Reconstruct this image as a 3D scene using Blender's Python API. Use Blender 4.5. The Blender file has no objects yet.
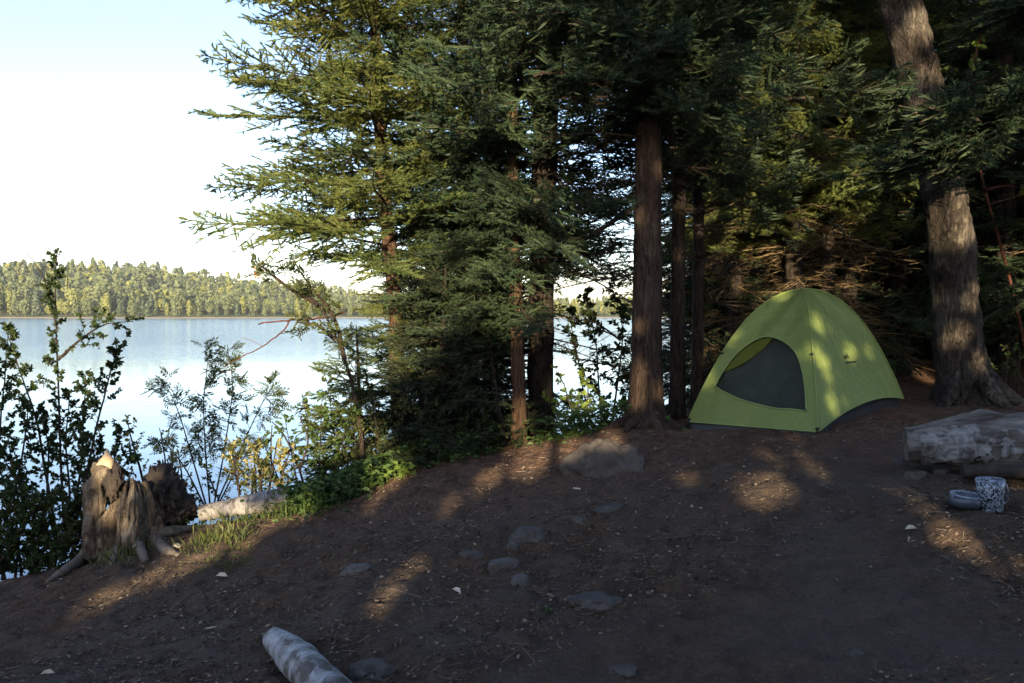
import bpy, math, random
import numpy as np
from mathutils import Vector, Matrix, geometry as mgeo

R = math.radians
random.seed(7)
RNG = np.random.default_rng(11)
scene = bpy.context.scene
COL = scene.collection

# ------------------------------------------------------------------ camera geometry
F_PX, CX, CY = 800.0, 512.0, 341.5
PITCH = math.atan(29.5 / F_PX)
CAMZ = 1.6
WATER = CAMZ - 3.3
cp, sp = math.cos(PITCH), math.sin(PITCH)


def ray(px, py):
    u, v = (px - CX) / F_PX, (CY - py) / F_PX
    return np.array([u, cp + v * sp, -sp + v * cp])


def P(px, py, Y):
    """World point seen at a photograph position at forward distance Y."""
    d = ray(px, py)
    return np.array([0, 0, CAMZ]) + d * (Y / d[1])


def proj(p):
    p = np.asarray(p, float) - np.array([0, 0, CAMZ])
    f = p[..., 1] * cp - p[..., 2] * sp
    u = p[..., 0] / f
    v = (p[..., 1] * sp + p[..., 2] * cp) / f
    return np.stack([CX + F_PX * u, CY - F_PX * v], -1)


# sun: low evening sun behind the camera
SUN_EL, SUN_TAN = R(13.0), 0.09
az = math.atan(SUN_TAN)                       # light travels towards +Y, slightly to +X
TO_SUN = np.array([-math.sin(az) * math.cos(SUN_EL), -math.cos(az) * math.cos(SUN_EL), math.sin(SUN_EL)])


# ------------------------------------------------------------------ noise
def _hash(ix, iy, iz, seed):
    n = (ix * 374761393 + iy * 668265263 + iz * 2147483647 + seed * 974711) & 0xffffffff
    n = ((n ^ (n >> 13)) * 1274126177) & 0xffffffff
    return ((n ^ (n >> 16)) & 0xffff) / 65535.0


def vnoise(p, seed=0):
    p = np.asarray(p, float)
    i = np.floor(p).astype(np.int64)
    f = p - i
    f = f * f * (3 - 2 * f)
    out = 0
    for dx in (0, 1):
        wx = f[..., 0] if dx else 1 - f[..., 0]
        for dy in (0, 1):
            wy = f[..., 1] if dy else 1 - f[..., 1]
            for dz in (0, 1):
                wz = f[..., 2] if dz else 1 - f[..., 2]
                out = out + wx * wy * wz * _hash(i[..., 0] + dx, i[..., 1] + dy, i[..., 2] + dz, seed)
    return out * 2 - 1


def fbm(p, octaves=4, seed=0, gain=0.5):
    p = np.asarray(p, float)
    a, out = 1.0, 0
    for k in range(octaves):
        out = out + a * vnoise(p * (2.03 ** k) + 17.3 * k, seed + k)
        a *= gain
    return out


# ------------------------------------------------------------------ ground height
_ctrl = []
for (px, py, Y) in [
    (0, 683, 3.75), (258, 683, 3.6), (512, 683, 3.4), (800, 683, 3.25), (1024, 683, 3.1),
    (991, 512, 4.4), (960, 476, 5.15), (1024, 480, 5.1), (645, 424, 6.9), (605, 474, 5.75), (540, 445, 7.0),
    (500, 452, 7.0), (400, 474, 6.8), (300, 512, 6.5), (135, 548, 6.0), (0, 582, 5.9), (60, 570, 5.9),
    (512, 567, 4.6), (400, 600, 4.2), (200, 600, 4.75), (600, 603, 4.1), (800, 600, 3.9), (525, 535, 5.0),
    (610, 508, 5.3), (750, 500, 5.0), (850, 470, 5.5), (300, 640, 4.0), (0, 640, 4.7), (230, 520, 6.4),
    (690, 428, 7.0), (818, 434, 6.2), (903, 404, 7.6), (960, 404, 8.0), (800, 411, 7.3), (1024, 400, 8.5),
    (650, 424, 7.3), (590, 432, 7.3)]:
    _ctrl.append(P(px, py, Y))
for q in [(-3.5, 7.3, -0.9), (-2.2, 7.7, -0.75), (-1.0, 8.2, 0.02), (0.3, 8.3, 0.22), (1.6, 8.7, 0.45), (3.0, 9.8, .6), (5, 10, .68), (8, 10, .75), (11, 9, .8),
          (-6, 8, -1.5), (-3, 9, -1.5), (-1, 9.6, -1.0), (0.6, 10, -.7), (2.2, 11, -.3), (4.5, 13, 0.3), (8, 14, .5),
          (-8, 9.5, -2.0), (-3, 10, -1.9), (-1, 11, -1.9), (1, 12, -1.8), (3, 13.5, -1.6), (5.5, 16, -1.8), (10, 19, -1.8),
          (0, 0, .05), (4, 0, .25), (8, 2, .5), (8, 6, .7), (-4, 1, -.15), (-7, 5, -.9), (-9, 2, -1.0), (0, -8, .1), (8, -8, .4), (-8, -8, -.2),
          (-5.5, 6.2, -.85), (-14, 6, -2.1), (-14, -4, -1.4), (-14, 12, -2.6), (16, 10, .8), (16, 22, -1.8), (0, -18, .2), (16, -10, .5)]:
    _ctrl.append(np.array(q, float))
_ctrl = np.array(_ctrl)


def _tps_fit(c, lam=0.02):
    n = len(c)
    d = np.linalg.norm(c[:, None, :2] - c[None, :, :2], axis=-1)
    K = d ** 2 * np.log(d + 1e-9) + lam * np.eye(n)
    Q = np.hstack([np.ones((n, 1)), c[:, :2]])
    A = np.block([[K, Q], [Q.T, np.zeros((3, 3))]])
    return np.linalg.solve(A, np.concatenate([c[:, 2], np.zeros(3)]))


_W = _tps_fit(_ctrl)


def gz(x, y, detail=True):
    x, y = np.asarray(x, float), np.asarray(y, float)
    sh = np.broadcast(x, y).shape
    xf, yf = np.broadcast_to(x, sh).ravel(), np.broadcast_to(y, sh).ravel()
    out = np.empty(len(xf))
    for s in range(0, len(xf), 20000):
        a, b = np.clip(xf[s:s + 20000], -15, 17), np.clip(yf[s:s + 20000], -19, 23)
        d = np.hypot(a[:, None] - _ctrl[None, :, 0], b[:, None] - _ctrl[None, :, 1])
        out[s:s + 20000] = (d ** 2 * np.log(d + 1e-9)) @ _W[:-3] + _W[-3] + _W[-2] * a + _W[-1] * b
    out = np.clip(out, WATER - 1.5, 1.6)
    # out in the lake the bed drops away
    shore = 10.6 + np.clip(xf, -20, 40) * 0.55
    out = out - np.clip((yf - shore - 3.0) * 0.4, 0, 4) * (yf > 0)
    if detail:
        p = np.stack([xf, yf, 0 * xf], -1)
        out = out + 0.030 * fbm(p * 1.3, 3, 5) + 0.013 * fbm(p * 5.5, 3, 9) + 0.0075 * fbm(p * 19, 2, 3)
    return out.reshape(sh)


def hit(px, py):
    """Where the photograph's line of sight through (px, py) meets the ground."""
    ts = np.linspace(2.5, 14, 600)
    for _ in range(40):
        pts = np.array([0, 0, CAMZ]) + ts[:, None] * ray(px, py)
        h = pts[:, 2] - gz(pts[:, 0], pts[:, 1])
        k = np.where(h < 0)[0]
        if len(k) and pts[k[0], 1] < (7.1 if px < 480 else 8.6):
            return pts[k[0]]
        py += 2                                   # the line of sight clears the crest: take the ground just below it
    return pts[-1]


def on_ground(x, y):
    return np.array([x, y, float(gz(x, y))])


# gaps cut into crowns so sun patches land where wanted: (point it falls on, radius)
TUBES = []                                     # gaps of light: (point, radius)


def light(px, py, r, Y=None):
    TUBES.append((hit(px, py) if Y is None else P(px, py, Y), r))


for t in [(488, 482, .16), (448, 506, .13), (418, 566, .11), (388, 594, .12), (375, 497, .11), (372, 508, .08),
          (550, 450, .12), (520, 458, .12), (575, 446, .10), (610, 440, .10), (240, 530, .15), (262, 520, .13), (222, 545, .14), (196, 560, .12), (165, 575, .13), (130, 588, .13), (95, 600, .14), (290, 512, .10), (320, 506, .10),
          (205, 540, .12), (250, 545, .09), (180, 545, .1), (750, 492, .14), (778, 488, .13), (812, 466, .11), (908, 498, .09),
          (955, 540, .12), (1003, 560, .12), (765, 456, .08), (685, 477, .08), (1018, 488, .09), (800, 441, .06)]:
    light(*t)
for t in [(104, 470, .13, 6.0), (118, 480, .15, 6.0), (130, 490, .2, 6.0), (145, 480, .13, 6.0), (135, 515, .16, 5.95), (112, 512, .12, 5.95), (228, 508, .15, 6.5), (250, 500, .14, 6.6), (268, 470, .2, 6.9), (285, 455, .2, 7.0), (240, 455, .15, 7),
          (828, 317, .085, 6.7), (822, 353, .06, 6.5), (836, 376, .05, 6.5), (858, 350, .06, 6.9), (842, 404, .055, 6.4), (876, 348, .04, 7.2), 
          (735, 333, .045, 6.9), (710, 375, .05, 6.9),
          (640, 328, .05, 6.8), (642, 370, .07, 6.8), (638, 390, .08, 6.8), (630, 405, .05, 6.8), (655, 170, .06, 6.8),
          (947, 290, .06, 7.7), (945, 345, .08, 7.7), (966, 330, .07, 7.7), (985, 360, .08, 7.7), (975, 300, .06, 7.7),
          (925, 28, .06, 7.7), (934, 66, .06, 7.7), (925, 100, .08, 7.7), (905, 60, .06, 7.7),
          (520, 410, .10, 7.2), (520, 432, .11, 7.2), (540, 470, .1, 6.8), (402, 445, .12, 8.0), (565, 388, .17, 7.4), (588, 395, .14, 7.4), (640, 395, .12, 7.3),
          (785, 195, .14, 9.3), (810, 215, .12, 9.3), (795, 250, .16, 9.3), (825, 280, .16, 9.3), (780, 285, .12, 9.3), (845, 255, .1, 9.3), (890, 268, .14, 9.3), (760, 240, .1, 9.3),
          (1003, 72, .14, 7), (1000, 108, .10, 7), (985, 15, .10, 7), (972, 70, .08, 7), (1020, 190, .14, 7), (955, 40, .2, 9), (860, 30, .2, 9), (880, 90, .16, 9), (1000, 350, .12, 8.5),
          (470, 85, .12, 7.5), (490, 130, .10, 7.5), (470, 155, .12, 7.5), (440, 215, .14, 7.5), (395, 470, .14, 6.8), (405, 478, .10, 6.8), (350, 430, .25, 7.4), (320, 410, .25, 7.5), (345, 350, .2, 7.6), (300, 440, .2, 7.4)]:
    light(*t)
rng = np.random.default_rng(90)
for _ in range(75):
    light(rng.uniform(335, 570), rng.uniform(0, 330), rng.uniform(.08, .2), rng.uniform(7.2, 8.2))
for (px_, py_) in [(705, 215), (725, 240), (745, 200), (760, 255), (690, 190), (715, 165), (880, 262), (870, 268), (895, 272), (850, 225), (830, 200), (780, 150), (745, 140), (700, 60), (760, 90), (820, 60), (850, 120), (690, 110), (890, 215), (1000, 300), (1010, 250), (640, 60), (600, 110)]:
    light(px_, py_, .16, 9.3); light(px_ + 6, py_ - 5, .11, 9.8)
for _ in range(60):
    light(rng.uniform(560, 1030), rng.uniform(0, 330), rng.uniform(.03, .11), rng.uniform(7.0, 10.5))
TP = np.array([t[0] for t in TUBES]); TR = np.array([t[1] for t in TUBES]) * np.array([.45 if q_[0][1] < 6.15 and q_[0][2] < .9 else 1.0 for q_ in TUBES])


# ------------------------------------------------------------------ mesh helpers
class Geo:
    def __init__(self):
        self.v, self.f, self.m, self.n, self.smooth = [], [], [], 0, []

    def add(self, v, f, mat=0, smooth=False):
        v = np.asarray(v, float).reshape(-1, 3)
        f = np.asarray(f, np.int64)
        if len(f) == 0:
            return
        self.v.append(v)
        self.f.append(f + self.n)
        self.m.append(np.broadcast_to(np.asarray(mat, np.int32), (len(f),)))
        self.smooth.append(np.full(len(f), smooth))
        self.n += len(v)

    def prune(self, base, scale=.8, extra=.03):
        """Cut holes in the boughs so sun patches land where wanted."""
        R_ = TR * scale + extra
        e1 = np.cross(TO_SUN, [0, 0, 1.]); e1 /= np.linalg.norm(e1); e2 = np.cross(e1, TO_SUN)
        for k, (v, f) in enumerate(zip(self.v, self.f)):
            if len(f) < 200: continue
            c = v[f[:, 0] - f.min()] + base
            u, w_, al = c @ e1, c @ e2, c @ TO_SUN
            lo, hi, wl, wh = u.min(), u.max(), w_.min(), w_.max()
            order = None
            keep = np.ones(len(c), bool)
            for p, r in zip(TP, R_):
                pu, pw, pa = p @ e1, p @ e2, p @ TO_SUN
                if pu + r < lo or pu - r > hi or pw + r < wl or pw - r > wh or pa > al.max(): continue
                if order is None:
                    order = np.argsort(u); us = u[order]
                q = order[np.searchsorted(us, pu - r):np.searchsorted(us, pu + r)]
                da = al[q] - pa
                keep[q[(da > .35) & (da < 6) & ((u[q] - pu) ** 2 + (w_[q] - pw) ** 2 < r * r)]] = False
            self.f[k] = f[keep]; self.m[k] = self.m[k][keep]; self.smooth[k] = self.smooth[k][keep]

    def build(self, name, mats, parent=None):
        me = bpy.data.meshes.new(name)
        v = np.concatenate(self.v)
        loops = np.concatenate([f.ravel() for f in self.f])
        sizes = np.concatenate([np.full(len(f), f.shape[1]) for f in self.f])
        me.vertices.add(len(v)); me.vertices.foreach_set('co', v.astype(np.float32).ravel())
        me.loops.add(len(loops)); me.loops.foreach_set('vertex_index', loops.astype(np.int32))
        me.polygons.add(len(sizes))
        me.polygons.foreach_set('loop_start', np.concatenate([[0], np.cumsum(sizes)[:-1]]).astype(np.int32))
        me.polygons.foreach_set('material_index', np.concatenate(self.m).astype(np.int32))
        me.polygons.foreach_set('use_smooth', np.concatenate(self.smooth))
        me.update(calc_edges=True)
        for m in (mats if isinstance(mats, (list, tuple)) else [mats]):
            me.materials.append(m)
        o = bpy.data.objects.new(name, me)
        COL.objects.link(o)
        if parent is not None:
            o.parent = parent
        return o


def empty(name, loc=(0, 0, 0), rz=0.0):
    o = bpy.data.objects.new(name, None)
    o.empty_display_size = 0.1
    o.location = [float(c) for c in loc]
    o.rotation_euler = (0, 0, rz)
    COL.objects.link(o)
    return o


def tag(o, label=None, cat=None, group=None, kind=None):
    for k, v in (('label', label), ('category', cat), ('group', group), ('kind', kind)):
        if v:
            o[k] = v
    return o


def copy_tree(root, loc, rz=0, scale=1.0, label=None, group=None):
    r = root.copy(); COL.objects.link(r)
    r.location = [float(c) for c in loc]; r.rotation_euler = (0, 0, rz)
    r.scale = (scale,) * 3 if not isinstance(scale, tuple) else scale
    if label: r['label'] = label
    if group: r['group'] = group
    for ch in root.children:
        c = ch.copy(); COL.objects.link(c); c.parent = r
        for g in ch.children:
            d = g.copy(); COL.objects.link(d); d.parent = c
    return r


def norm(v):
    return v / (np.linalg.norm(v, axis=-1, keepdims=True) + 1e-12)


def spline(pts, n):
    """Catmull-Rom through pts, n samples."""
    p = np.asarray(pts, float)
    if len(p) == 2:
        t = np.linspace(0, 1, n)[:, None]
        return p[0] * (1 - t) + p[1] * t
    q = np.vstack([2 * p[0] - p[1], p, 2 * p[-1] - p[-2]])
    u = np.linspace(0, len(p) - 1 - 1e-9, n)
    i = np.floor(u).astype(int); t = (u - i)[:, None]
    a, b, c, d = q[i], q[i + 1], q[i + 2], q[i + 3]
    return 0.5 * (2 * b + (c - a) * t + (2 * a - 5 * b + 4 * c - d) * t ** 2 + (3 * b - a - 3 * c + d) * t ** 3)


def tube(pts, rad, sides=8, cap=True, rough=0.0, freq=8.0, seed=0):
    pts = np.asarray(pts, float); n = len(pts)
    rad = np.broadcast_to(np.asarray(rad, float), (n,))
    tan = norm(np.gradient(pts, axis=0))
    ref = np.array([0.0, 0, 1]) if abs(tan[:, 2]).mean() < 0.8 else np.array([1.0, 0, 0])
    s = norm(np.cross(tan, ref)); t = np.cross(s, tan)
    a = np.linspace(0, 2 * np.pi, sides, endpoint=False)
    dirs = np.cos(a)[None, :, None] * s[:, None] + np.sin(a)[None, :, None] * t[:, None]
    rr = rad[:, None, None] * np.ones((n, sides, 1))
    if rough:
        q = pts[:, None] + dirs * rad[:, None, None]
        rr = rr * (1 + rough * fbm(q * freq, 3, seed))[..., None]
    v = (pts[:, None] + dirs * rr).reshape(-1, 3)
    i = np.arange(n - 1)[:, None] * sides; j = np.arange(sides)[None]; k = (j + 1) % sides
    f = np.stack([i + j, i + k, i + sides + k, i + sides + j], -1).reshape(-1, 4)
    if cap:
        c0, c1 = len(v), len(v) + 1
        v = np.vstack([v, pts[0], pts[-1]])
        jj = np.arange(sides); kk = (jj + 1) % sides
        b = (n - 1) * sides
        extra = np.vstack([np.stack([kk, jj, np.full(sides, c0), np.full(sides, c0)], -1),
                           np.stack([b + jj, b + kk, np.full(sides, c1), np.full(sides, c1)], -1)])
        return v, f, extra[:, :3]
    return v, f, None


def add_tube(g, pts, rad, sides=8, mat=0, smooth=True, cap=True, **k):
    v, f, e = tube(pts, rad, sides, cap, **k)
    n0 = g.n
    g.add(v, f, mat, smooth)
    if e is not None:
        g.f.append(e + n0); g.m.append(np.full(len(e), mat, np.int32)); g.smooth.append(np.full(len(e), False))


def prisms(P0, P1, r0, r1):
    """Batch of thin three-sided twigs."""
    P0, P1 = np.asarray(P0), np.asarray(P1); n = len(P0)
    d = norm(P1 - P0)
    s = norm(np.cross(d, np.array([0.31, 0.22, 0.92]))); t = np.cross(s, d)
    r0 = np.broadcast_to(r0, (n,))[:, None]; r1 = np.broadcast_to(r1, (n,))[:, None]
    vs = []
    for base, r in ((P0, r0), (P1, r1)):
        for a in (0, 2.094, 4.189):
            vs.append(base + r * (math.cos(a) * s + math.sin(a) * t))
    v = np.stack(vs, 1).reshape(-1, 3)
    o = np.arange(n)[:, None] * 6
    f = np.concatenate([o + np.array([0, 1, 4, 3]), o + np.array([1, 2, 5, 4]), o + np.array([2, 0, 3, 5])])
    return v, f


def needles(P0, P1, per_m, ln, w, rng, fwd=0.65, flat=0.55):
    P0, P1 = np.asarray(P0), np.asarray(P1)
    L = np.linalg.norm(P1 - P0, axis=1)
    cnt = rng.poisson(L * per_m)
    idx = np.repeat(np.arange(len(P0)), cnt); n = len(idx)
    t = rng.random(n)[:, None]
    d = norm(P1 - P0)[idx]
    b = P0[idx] + (P1 - P0)[idx] * t
    r = rng.normal(size=(n, 3)); r[:, 2] = r[:, 2] * flat + 0.15
    perp = norm(r - d * (r * d).sum(1, keepdims=True))
    dr = norm(d * fwd + perp)
    l = ln * (0.7 + 0.6 * rng.random(n))[:, None]
    sd = norm(np.cross(dr, rng.normal(size=(n, 3)))) * (w / 2)
    v = np.stack([b - sd, b + sd, b + dr * l], 1).reshape(-1, 3)
    return v, np.arange(3 * n).reshape(-1, 3)


def blades(P0, P1, w, rng, ext=.012):
    """Two crossed narrow blades per twig: the close-set needles that read as one surface."""
    P0, P1 = np.asarray(P0), np.asarray(P1)
    d = norm(P1 - P0); vs = []
    for tilt in (.7, 1.6):
        up = np.array([0, 0, 1.]) + rng.normal(size=d.shape) * tilt
        sd = norm(np.cross(d, up)) * (w * (.7 + .6 * rng.random(len(d))))[:, None] * .5
        m1 = P0 * .72 + P1 * .28; m2 = P0 * .2 + P1 * .8
        vs.append(np.stack([P0, m1 - sd, m2 - sd * .8, P1 + d * ext, m2 + sd * .8, m1 + sd], 1))
    v = np.concatenate(vs); n = len(v); o = np.arange(n)[:, None] * 6
    return v.reshape(-1, 3), np.concatenate([o + np.array([0, 1, 2, 3]), o + np.array([0, 3, 4, 5])])


def leaves(B, D, N, L, Wd, fold=0.25):
    """Batch of folded oval leaves: base, direction, normal, length, width."""
    n = len(B)
    D = norm(D); S = norm(np.cross(D, N)); U = np.cross(S, D)
    L = np.broadcast_to(L, (n,))[:, None]; Wd = np.broadcast_to(Wd, (n,))[:, None]
    up = U * Wd * fold
    v = np.stack([B, B + D * L * .35 + S * Wd * .5 + up, B + D * L * .72 + S * Wd * .38 + up * .8, B + D * L - U * L * .08,
                  B + D * L * .72 - S * Wd * .38 + up * .8, B + D * L * .35 - S * Wd * .5 + up], 1).reshape(-1, 3)
    o = np.arange(n)[:, None] * 6
    f = np.concatenate([o + np.array([0, 1, 2, 3]), o + np.array([0, 3, 4, 5])])
    return v, f


# ------------------------------------------------------------------ materials
def mat(name):
    m = bpy.data.materials.new(name); m.use_nodes = True
    nt = m.node_tree; nt.nodes.clear()
    out = nt.nodes.new('ShaderNodeOutputMaterial')
    return m, nt, out


def node(nt, kind, ins=None, **props):
    n = nt.nodes.new(kind)
    for k, v in props.items():
        setattr(n, k, v)
    for k, v in (ins or {}).items():
        if isinstance(v, bpy.types.NodeSocket):
            nt.links.new(v, n.inputs[k])
        else:
            n.inputs[k].default_value = v
    return n


def noise_fac(nt, vec, scale, detail=4, rough=.55, dist=0.0):
    return node(nt, 'ShaderNodeTexNoise', {'Vector': vec, 'Scale': scale, 'Detail': detail, 'Roughness': rough, 'Distortion': dist}).outputs['Fac']


def ramp(nt, fac, stops):
    r = node(nt, 'ShaderNodeValToRGB', {'Fac': fac})
    e = r.color_ramp.elements
    while len(e) < len(stops):
        e.new(0.5)
    for el, (p, c) in zip(e, stops):
        el.position = p; el.color = (*c, 1) if len(c) == 3 else c
    return r.outputs['Color']


def mix(nt, fac, a, b, mode='MIX'):
    n = node(nt, 'ShaderNodeMix', data_type='RGBA', blend_type=mode)
    for k, v in ((0, fac), (6, a), (7, b)):
        if isinstance(v, bpy.types.NodeSocket):
            nt.links.new(v, n.inputs[k])
        else:
            n.inputs[k].default_value = v if k == 0 else (*v, 1)
    return n.outputs[2]


def bump(nt, h, strength=.5, dist=.01, normal=None):
    ins = {'Height': h, 'Strength': strength, 'Distance': dist}
    if normal is not None: ins['Normal'] = normal
    return node(nt, 'ShaderNodeBump', ins).outputs['Normal']


def principled(nt, out, col, rough=.9, nrm=None, spec=.2, **k):
    ins = {'Base Color': col if isinstance(col, bpy.types.NodeSocket) else (*col, 1), 'Roughness': rough, 'Specular IOR Level': spec}
    if nrm is not None: ins['Normal'] = nrm
    ins.update(k)
    p = node(nt, 'ShaderNodeBsdfPrincipled', ins)
    nt.links.new(p.outputs[0], out.inputs['Surface'])
    return p


def coords(nt, kind='Object', scale=(1, 1, 1)):
    tc = node(nt, 'ShaderNodeTexCoord')
    if scale == (1, 1, 1):
        return tc.outputs[kind]
    return node(nt, 'ShaderNodeMapping', {'Vector': tc.outputs[kind], 'Scale': scale}).outputs[0]


def leaf_mat(name, c1, c2, c3=None, scale=3.0, trans=.35, rough=.55):
    m, nt, out = mat(name)
    geo = node(nt, 'ShaderNodeNewGeometry')
    n1 = noise_fac(nt, geo.outputs['Position'], scale, 3)
    n2 = noise_fac(nt, geo.outputs['Position'], scale * 14, 2)
    col = ramp(nt, n1, [(.35, c1), (.65, c2)])
    if c3:
        col = mix(nt, ramp(nt, n2, [(.56, (0, 0, 0)), (.68, (1, 1, 1))]), col, c3)
    p = principled(nt, out, col, rough, spec=.25)
    t = node(nt, 'ShaderNodeBsdfTranslucent', {'Color': col})
    mx = node(nt, 'ShaderNodeMixShader', {0: trans, 1: p.outputs[0], 2: t.outputs[0]})
    nt.links.new(mx.outputs[0], out.inputs['Surface'])
    return m


def bark_mat(name, dark, light, vs=(14, 14, 3), spots=None, bumpd=.02):
    m, nt, out = mat(name)
    v = coords(nt, 'Object', vs)
    n1 = noise_fac(nt, v, 1.0, 6, .65, .6)
    vo = noise_fac(nt, coords(nt, 'Object', (vs[0] * 2.2, vs[1] * 2.2, vs[2] * 1.3)), 1.0, 5, .7, 1.5)
    big = noise_fac(nt, coords(nt, 'Object'), 2.0, 3)
    col = ramp(nt, n1, [(.3, dark), (.7, light)])
    col = mix(nt, ramp(nt, vo, [(.36, (1, 1, 1)), (.47, (0, 0, 0))]), col, tuple(c * .35 for c in dark))
    if spots:
        col = mix(nt, ramp(nt, big, [(.5, (0, 0, 0)), (.66, (.8, .8, .8))]), col, spots)
    h = node(nt, 'ShaderNodeMath', {0: n1, 1: ramp(nt, vo, [(.33, (0, 0, 0)), (.55, (1, 1, 1))])}, operation='ADD').outputs[0]
    principled(nt, out, col, .92, bump(nt, h, .9, bumpd), .15)
    return m


M = {}
M['needle'] = leaf_mat('fir_needles', (.078, .122, .040), (.165, .19, .048), (.215, .205, .055), 1.6, .34)
M['needle_blue'] = leaf_mat('spruce_needles', (.025, .050, .028), (.048, .078, .036), (.085, .105, .036), 1.6, .24)
M['needle_dark'] = leaf_mat('shaded_fir_needles', (.014, .025, .013), (.026, .038, .017), (.045, .05, .02), 2.0, .15)  # deep shade among the firs mixed into this needle colour
M['needle_young'] = leaf_mat('young_fir_needles', (.065, .105, .035), (.11, .14, .04), (.13, .12, .035), 2.5, .3)
M['dead'] = bark_mat('dead_twig_bark', (.15, .10, .055), (.34, .25, .13), (20, 20, 20))
M['twig'] = bark_mat('twig_bark', (.045, .033, .026), (.10, .075, .055), (25, 25, 25))
M['bark_red'] = bark_mat('pine_bark', (.026, .018, .013), (.075, .048, .034), (15, 15, 4.2), (.09, .066, .05))
M['bark_dark'] = bark_mat('spruce_bark', (.024, .019, .015), (.07, .052, .04), (18, 18, 5))
M['bark_warm'] = bark_mat('cedar_bark', (.06, .036, .023), (.17, .10, .06), (26, 26, 3))
M['bark_birch'] = bark_mat('old_birch_bark', (.028, .022, .018), (.095, .075, .058), (8, 8, 3.4), (.16, .135, .105), .06)
M['bark_shrub'] = bark_mat('shrub_bark', (.04, .03, .025), (.10, .07, .055), (40, 40, 15))
M['bark_reddish'] = bark_mat('red_and_sunlit_bark', (.11, .04, .028), (.22, .09, .06), (40, 40, 12))  # reddish branch bark; on the sapling the red is sunlight put into the colour
M['leaf_dark'] = leaf_mat('alder_leaf', (.022, .042, .014), (.045, .068, .020), (.075, .08, .024), 3, .3)
M['leaf_rowan'] = leaf_mat('rowan_leaf', (.035, .055, .016), (.07, .085, .024), (.12, .10, .03), 3, .3)
M['leaf_sap'] = leaf_mat('sapling_leaf', (.05, .085, .025), (.10, .13, .035), (.16, .12, .035), 3, .35)
M['leaf_gold'] = leaf_mat('golden_leaf', (.16, .17, .045), (.34, .29, .10), (.40, .34, .18), 4, .35)
M['leaf_lime'] = leaf_mat('lime_leaf', (.12, .19, .03), (.22, .29, .06), None, 4, .4)
M['herb'] = leaf_mat('herb_leaf', (.032, .066, .018), (.07, .12, .028), (.13, .15, .035), 4, .3)
M['grass'] = leaf_mat('grass_blade', (.05, .085, .022), (.12, .13, .04), (.20, .17, .08), 6, .3)
M['berry'] = leaf_mat('berry_skin', (.45, .13, .02), (.55, .2, .03), None, 9, .1)
M['far_y'] = leaf_mat('far_yellow_leaf', (.125, .15, .045), (.20, .205, .06), (.23, .21, .08), .25, .25)
M['far_g'] = leaf_mat('far_green_leaf', (.075, .095, .048), (.12, .14, .06), (.15, .155, .07), .25, .2)
M['far_d'] = leaf_mat('far_dark_needles', (.045, .065, .04), (.075, .095, .05), (.10, .115, .055), .25, .15)


def soil_material():
    m, nt, out = mat('trodden_soil')
    geo = node(nt, 'ShaderNodeNewGeometry').outputs['Position']
    a = noise_fac(nt, geo, .9, 5, .6)
    b = noise_fac(nt, geo, 7, 6, .65, .4)
    c = noise_fac(nt, geo, 55, 5, .7)
    st = noise_fac(nt, node(nt, 'ShaderNodeMapping', {'Vector': geo, 'Rotation': (0, 0, .5), 'Scale': (18, 70, 18)}).outputs[0], 1, 3, .6, .8)
    col = ramp(nt, b, [(.28, (.044, .026, .016)), (.52, (.082, .051, .031)), (.75, (.125, .081, .051))])
    col = mix(nt, ramp(nt, a, [(.40, (0, 0, 0)), (.62, (1, 1, 1))]), col, (.084, .063, .048))
    col = mix(nt, ramp(nt, c, [(.30, (.75, .75, .75)), (.45, (0, 0, 0))]), col, (.020, .015, .013))
    col = mix(nt, ramp(nt, c, [(.58, (0, 0, 0)), (.68, (.9, .9, .9))]), col, (.15, .115, .09))
    col = mix(nt, ramp(nt, st, [(.66, (0, 0, 0)), (.72, (.55, .55, .55))]), col, (.15, .11, .08))
    # reddish needle duff under the trees along the ridge and the forest edge
    sep = node(nt, 'ShaderNodeSeparateXYZ', {0: geo})
    y_w = node(nt, 'ShaderNodeMath', {0: sep.outputs[1], 1: node(nt, 'ShaderNodeMath', {0: a, 1: 2.4}, operation='MULTIPLY').outputs[0]}, operation='ADD').outputs[0]
    mr = node(nt, 'ShaderNodeMapRange', {0: y_w, 1: 6.6, 2: 8.0, 3: 0.0, 4: .75}).outputs[0]
    duff = ramp(nt, b, [(.3, (.066, .034, .020)), (.7, (.17, .086, .050))])
    col = mix(nt, mr, col, duff)
    h = node(nt, 'ShaderNodeMath', {0: b, 1: node(nt, 'ShaderNodeMath', {0: c, 1: .55}, operation='MULTIPLY').outputs[0]}, operation='ADD').outputs[0]
    n1 = bump(nt, h, 1.0, .045)
    n2 = bump(nt, st, .5, .008, n1)
    principled(nt, out, col, .93, n2, .2)
    return m


M['soil'] = soil_material()


def simple_noise_mat(name, stops, scale=6, detail=5, rough=.85, bd=.01, bs=.6, spec=.25, vs=(1, 1, 1), dist=.3):
    m, nt, out = mat(name)
    v = coords(nt, 'Object', vs)
    n1 = noise_fac(nt, v, scale, detail, .62, dist)
    n2 = noise_fac(nt, v, scale * 7, 4, .6)
    f = node(nt, 'ShaderNodeMix', {0: .35, 2: n1, 3: n2}, data_type='FLOAT').outputs[0]
    principled(nt, out, ramp(nt, f, stops), rough, bump(nt, f, bs, bd), spec)
    return m


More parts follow.
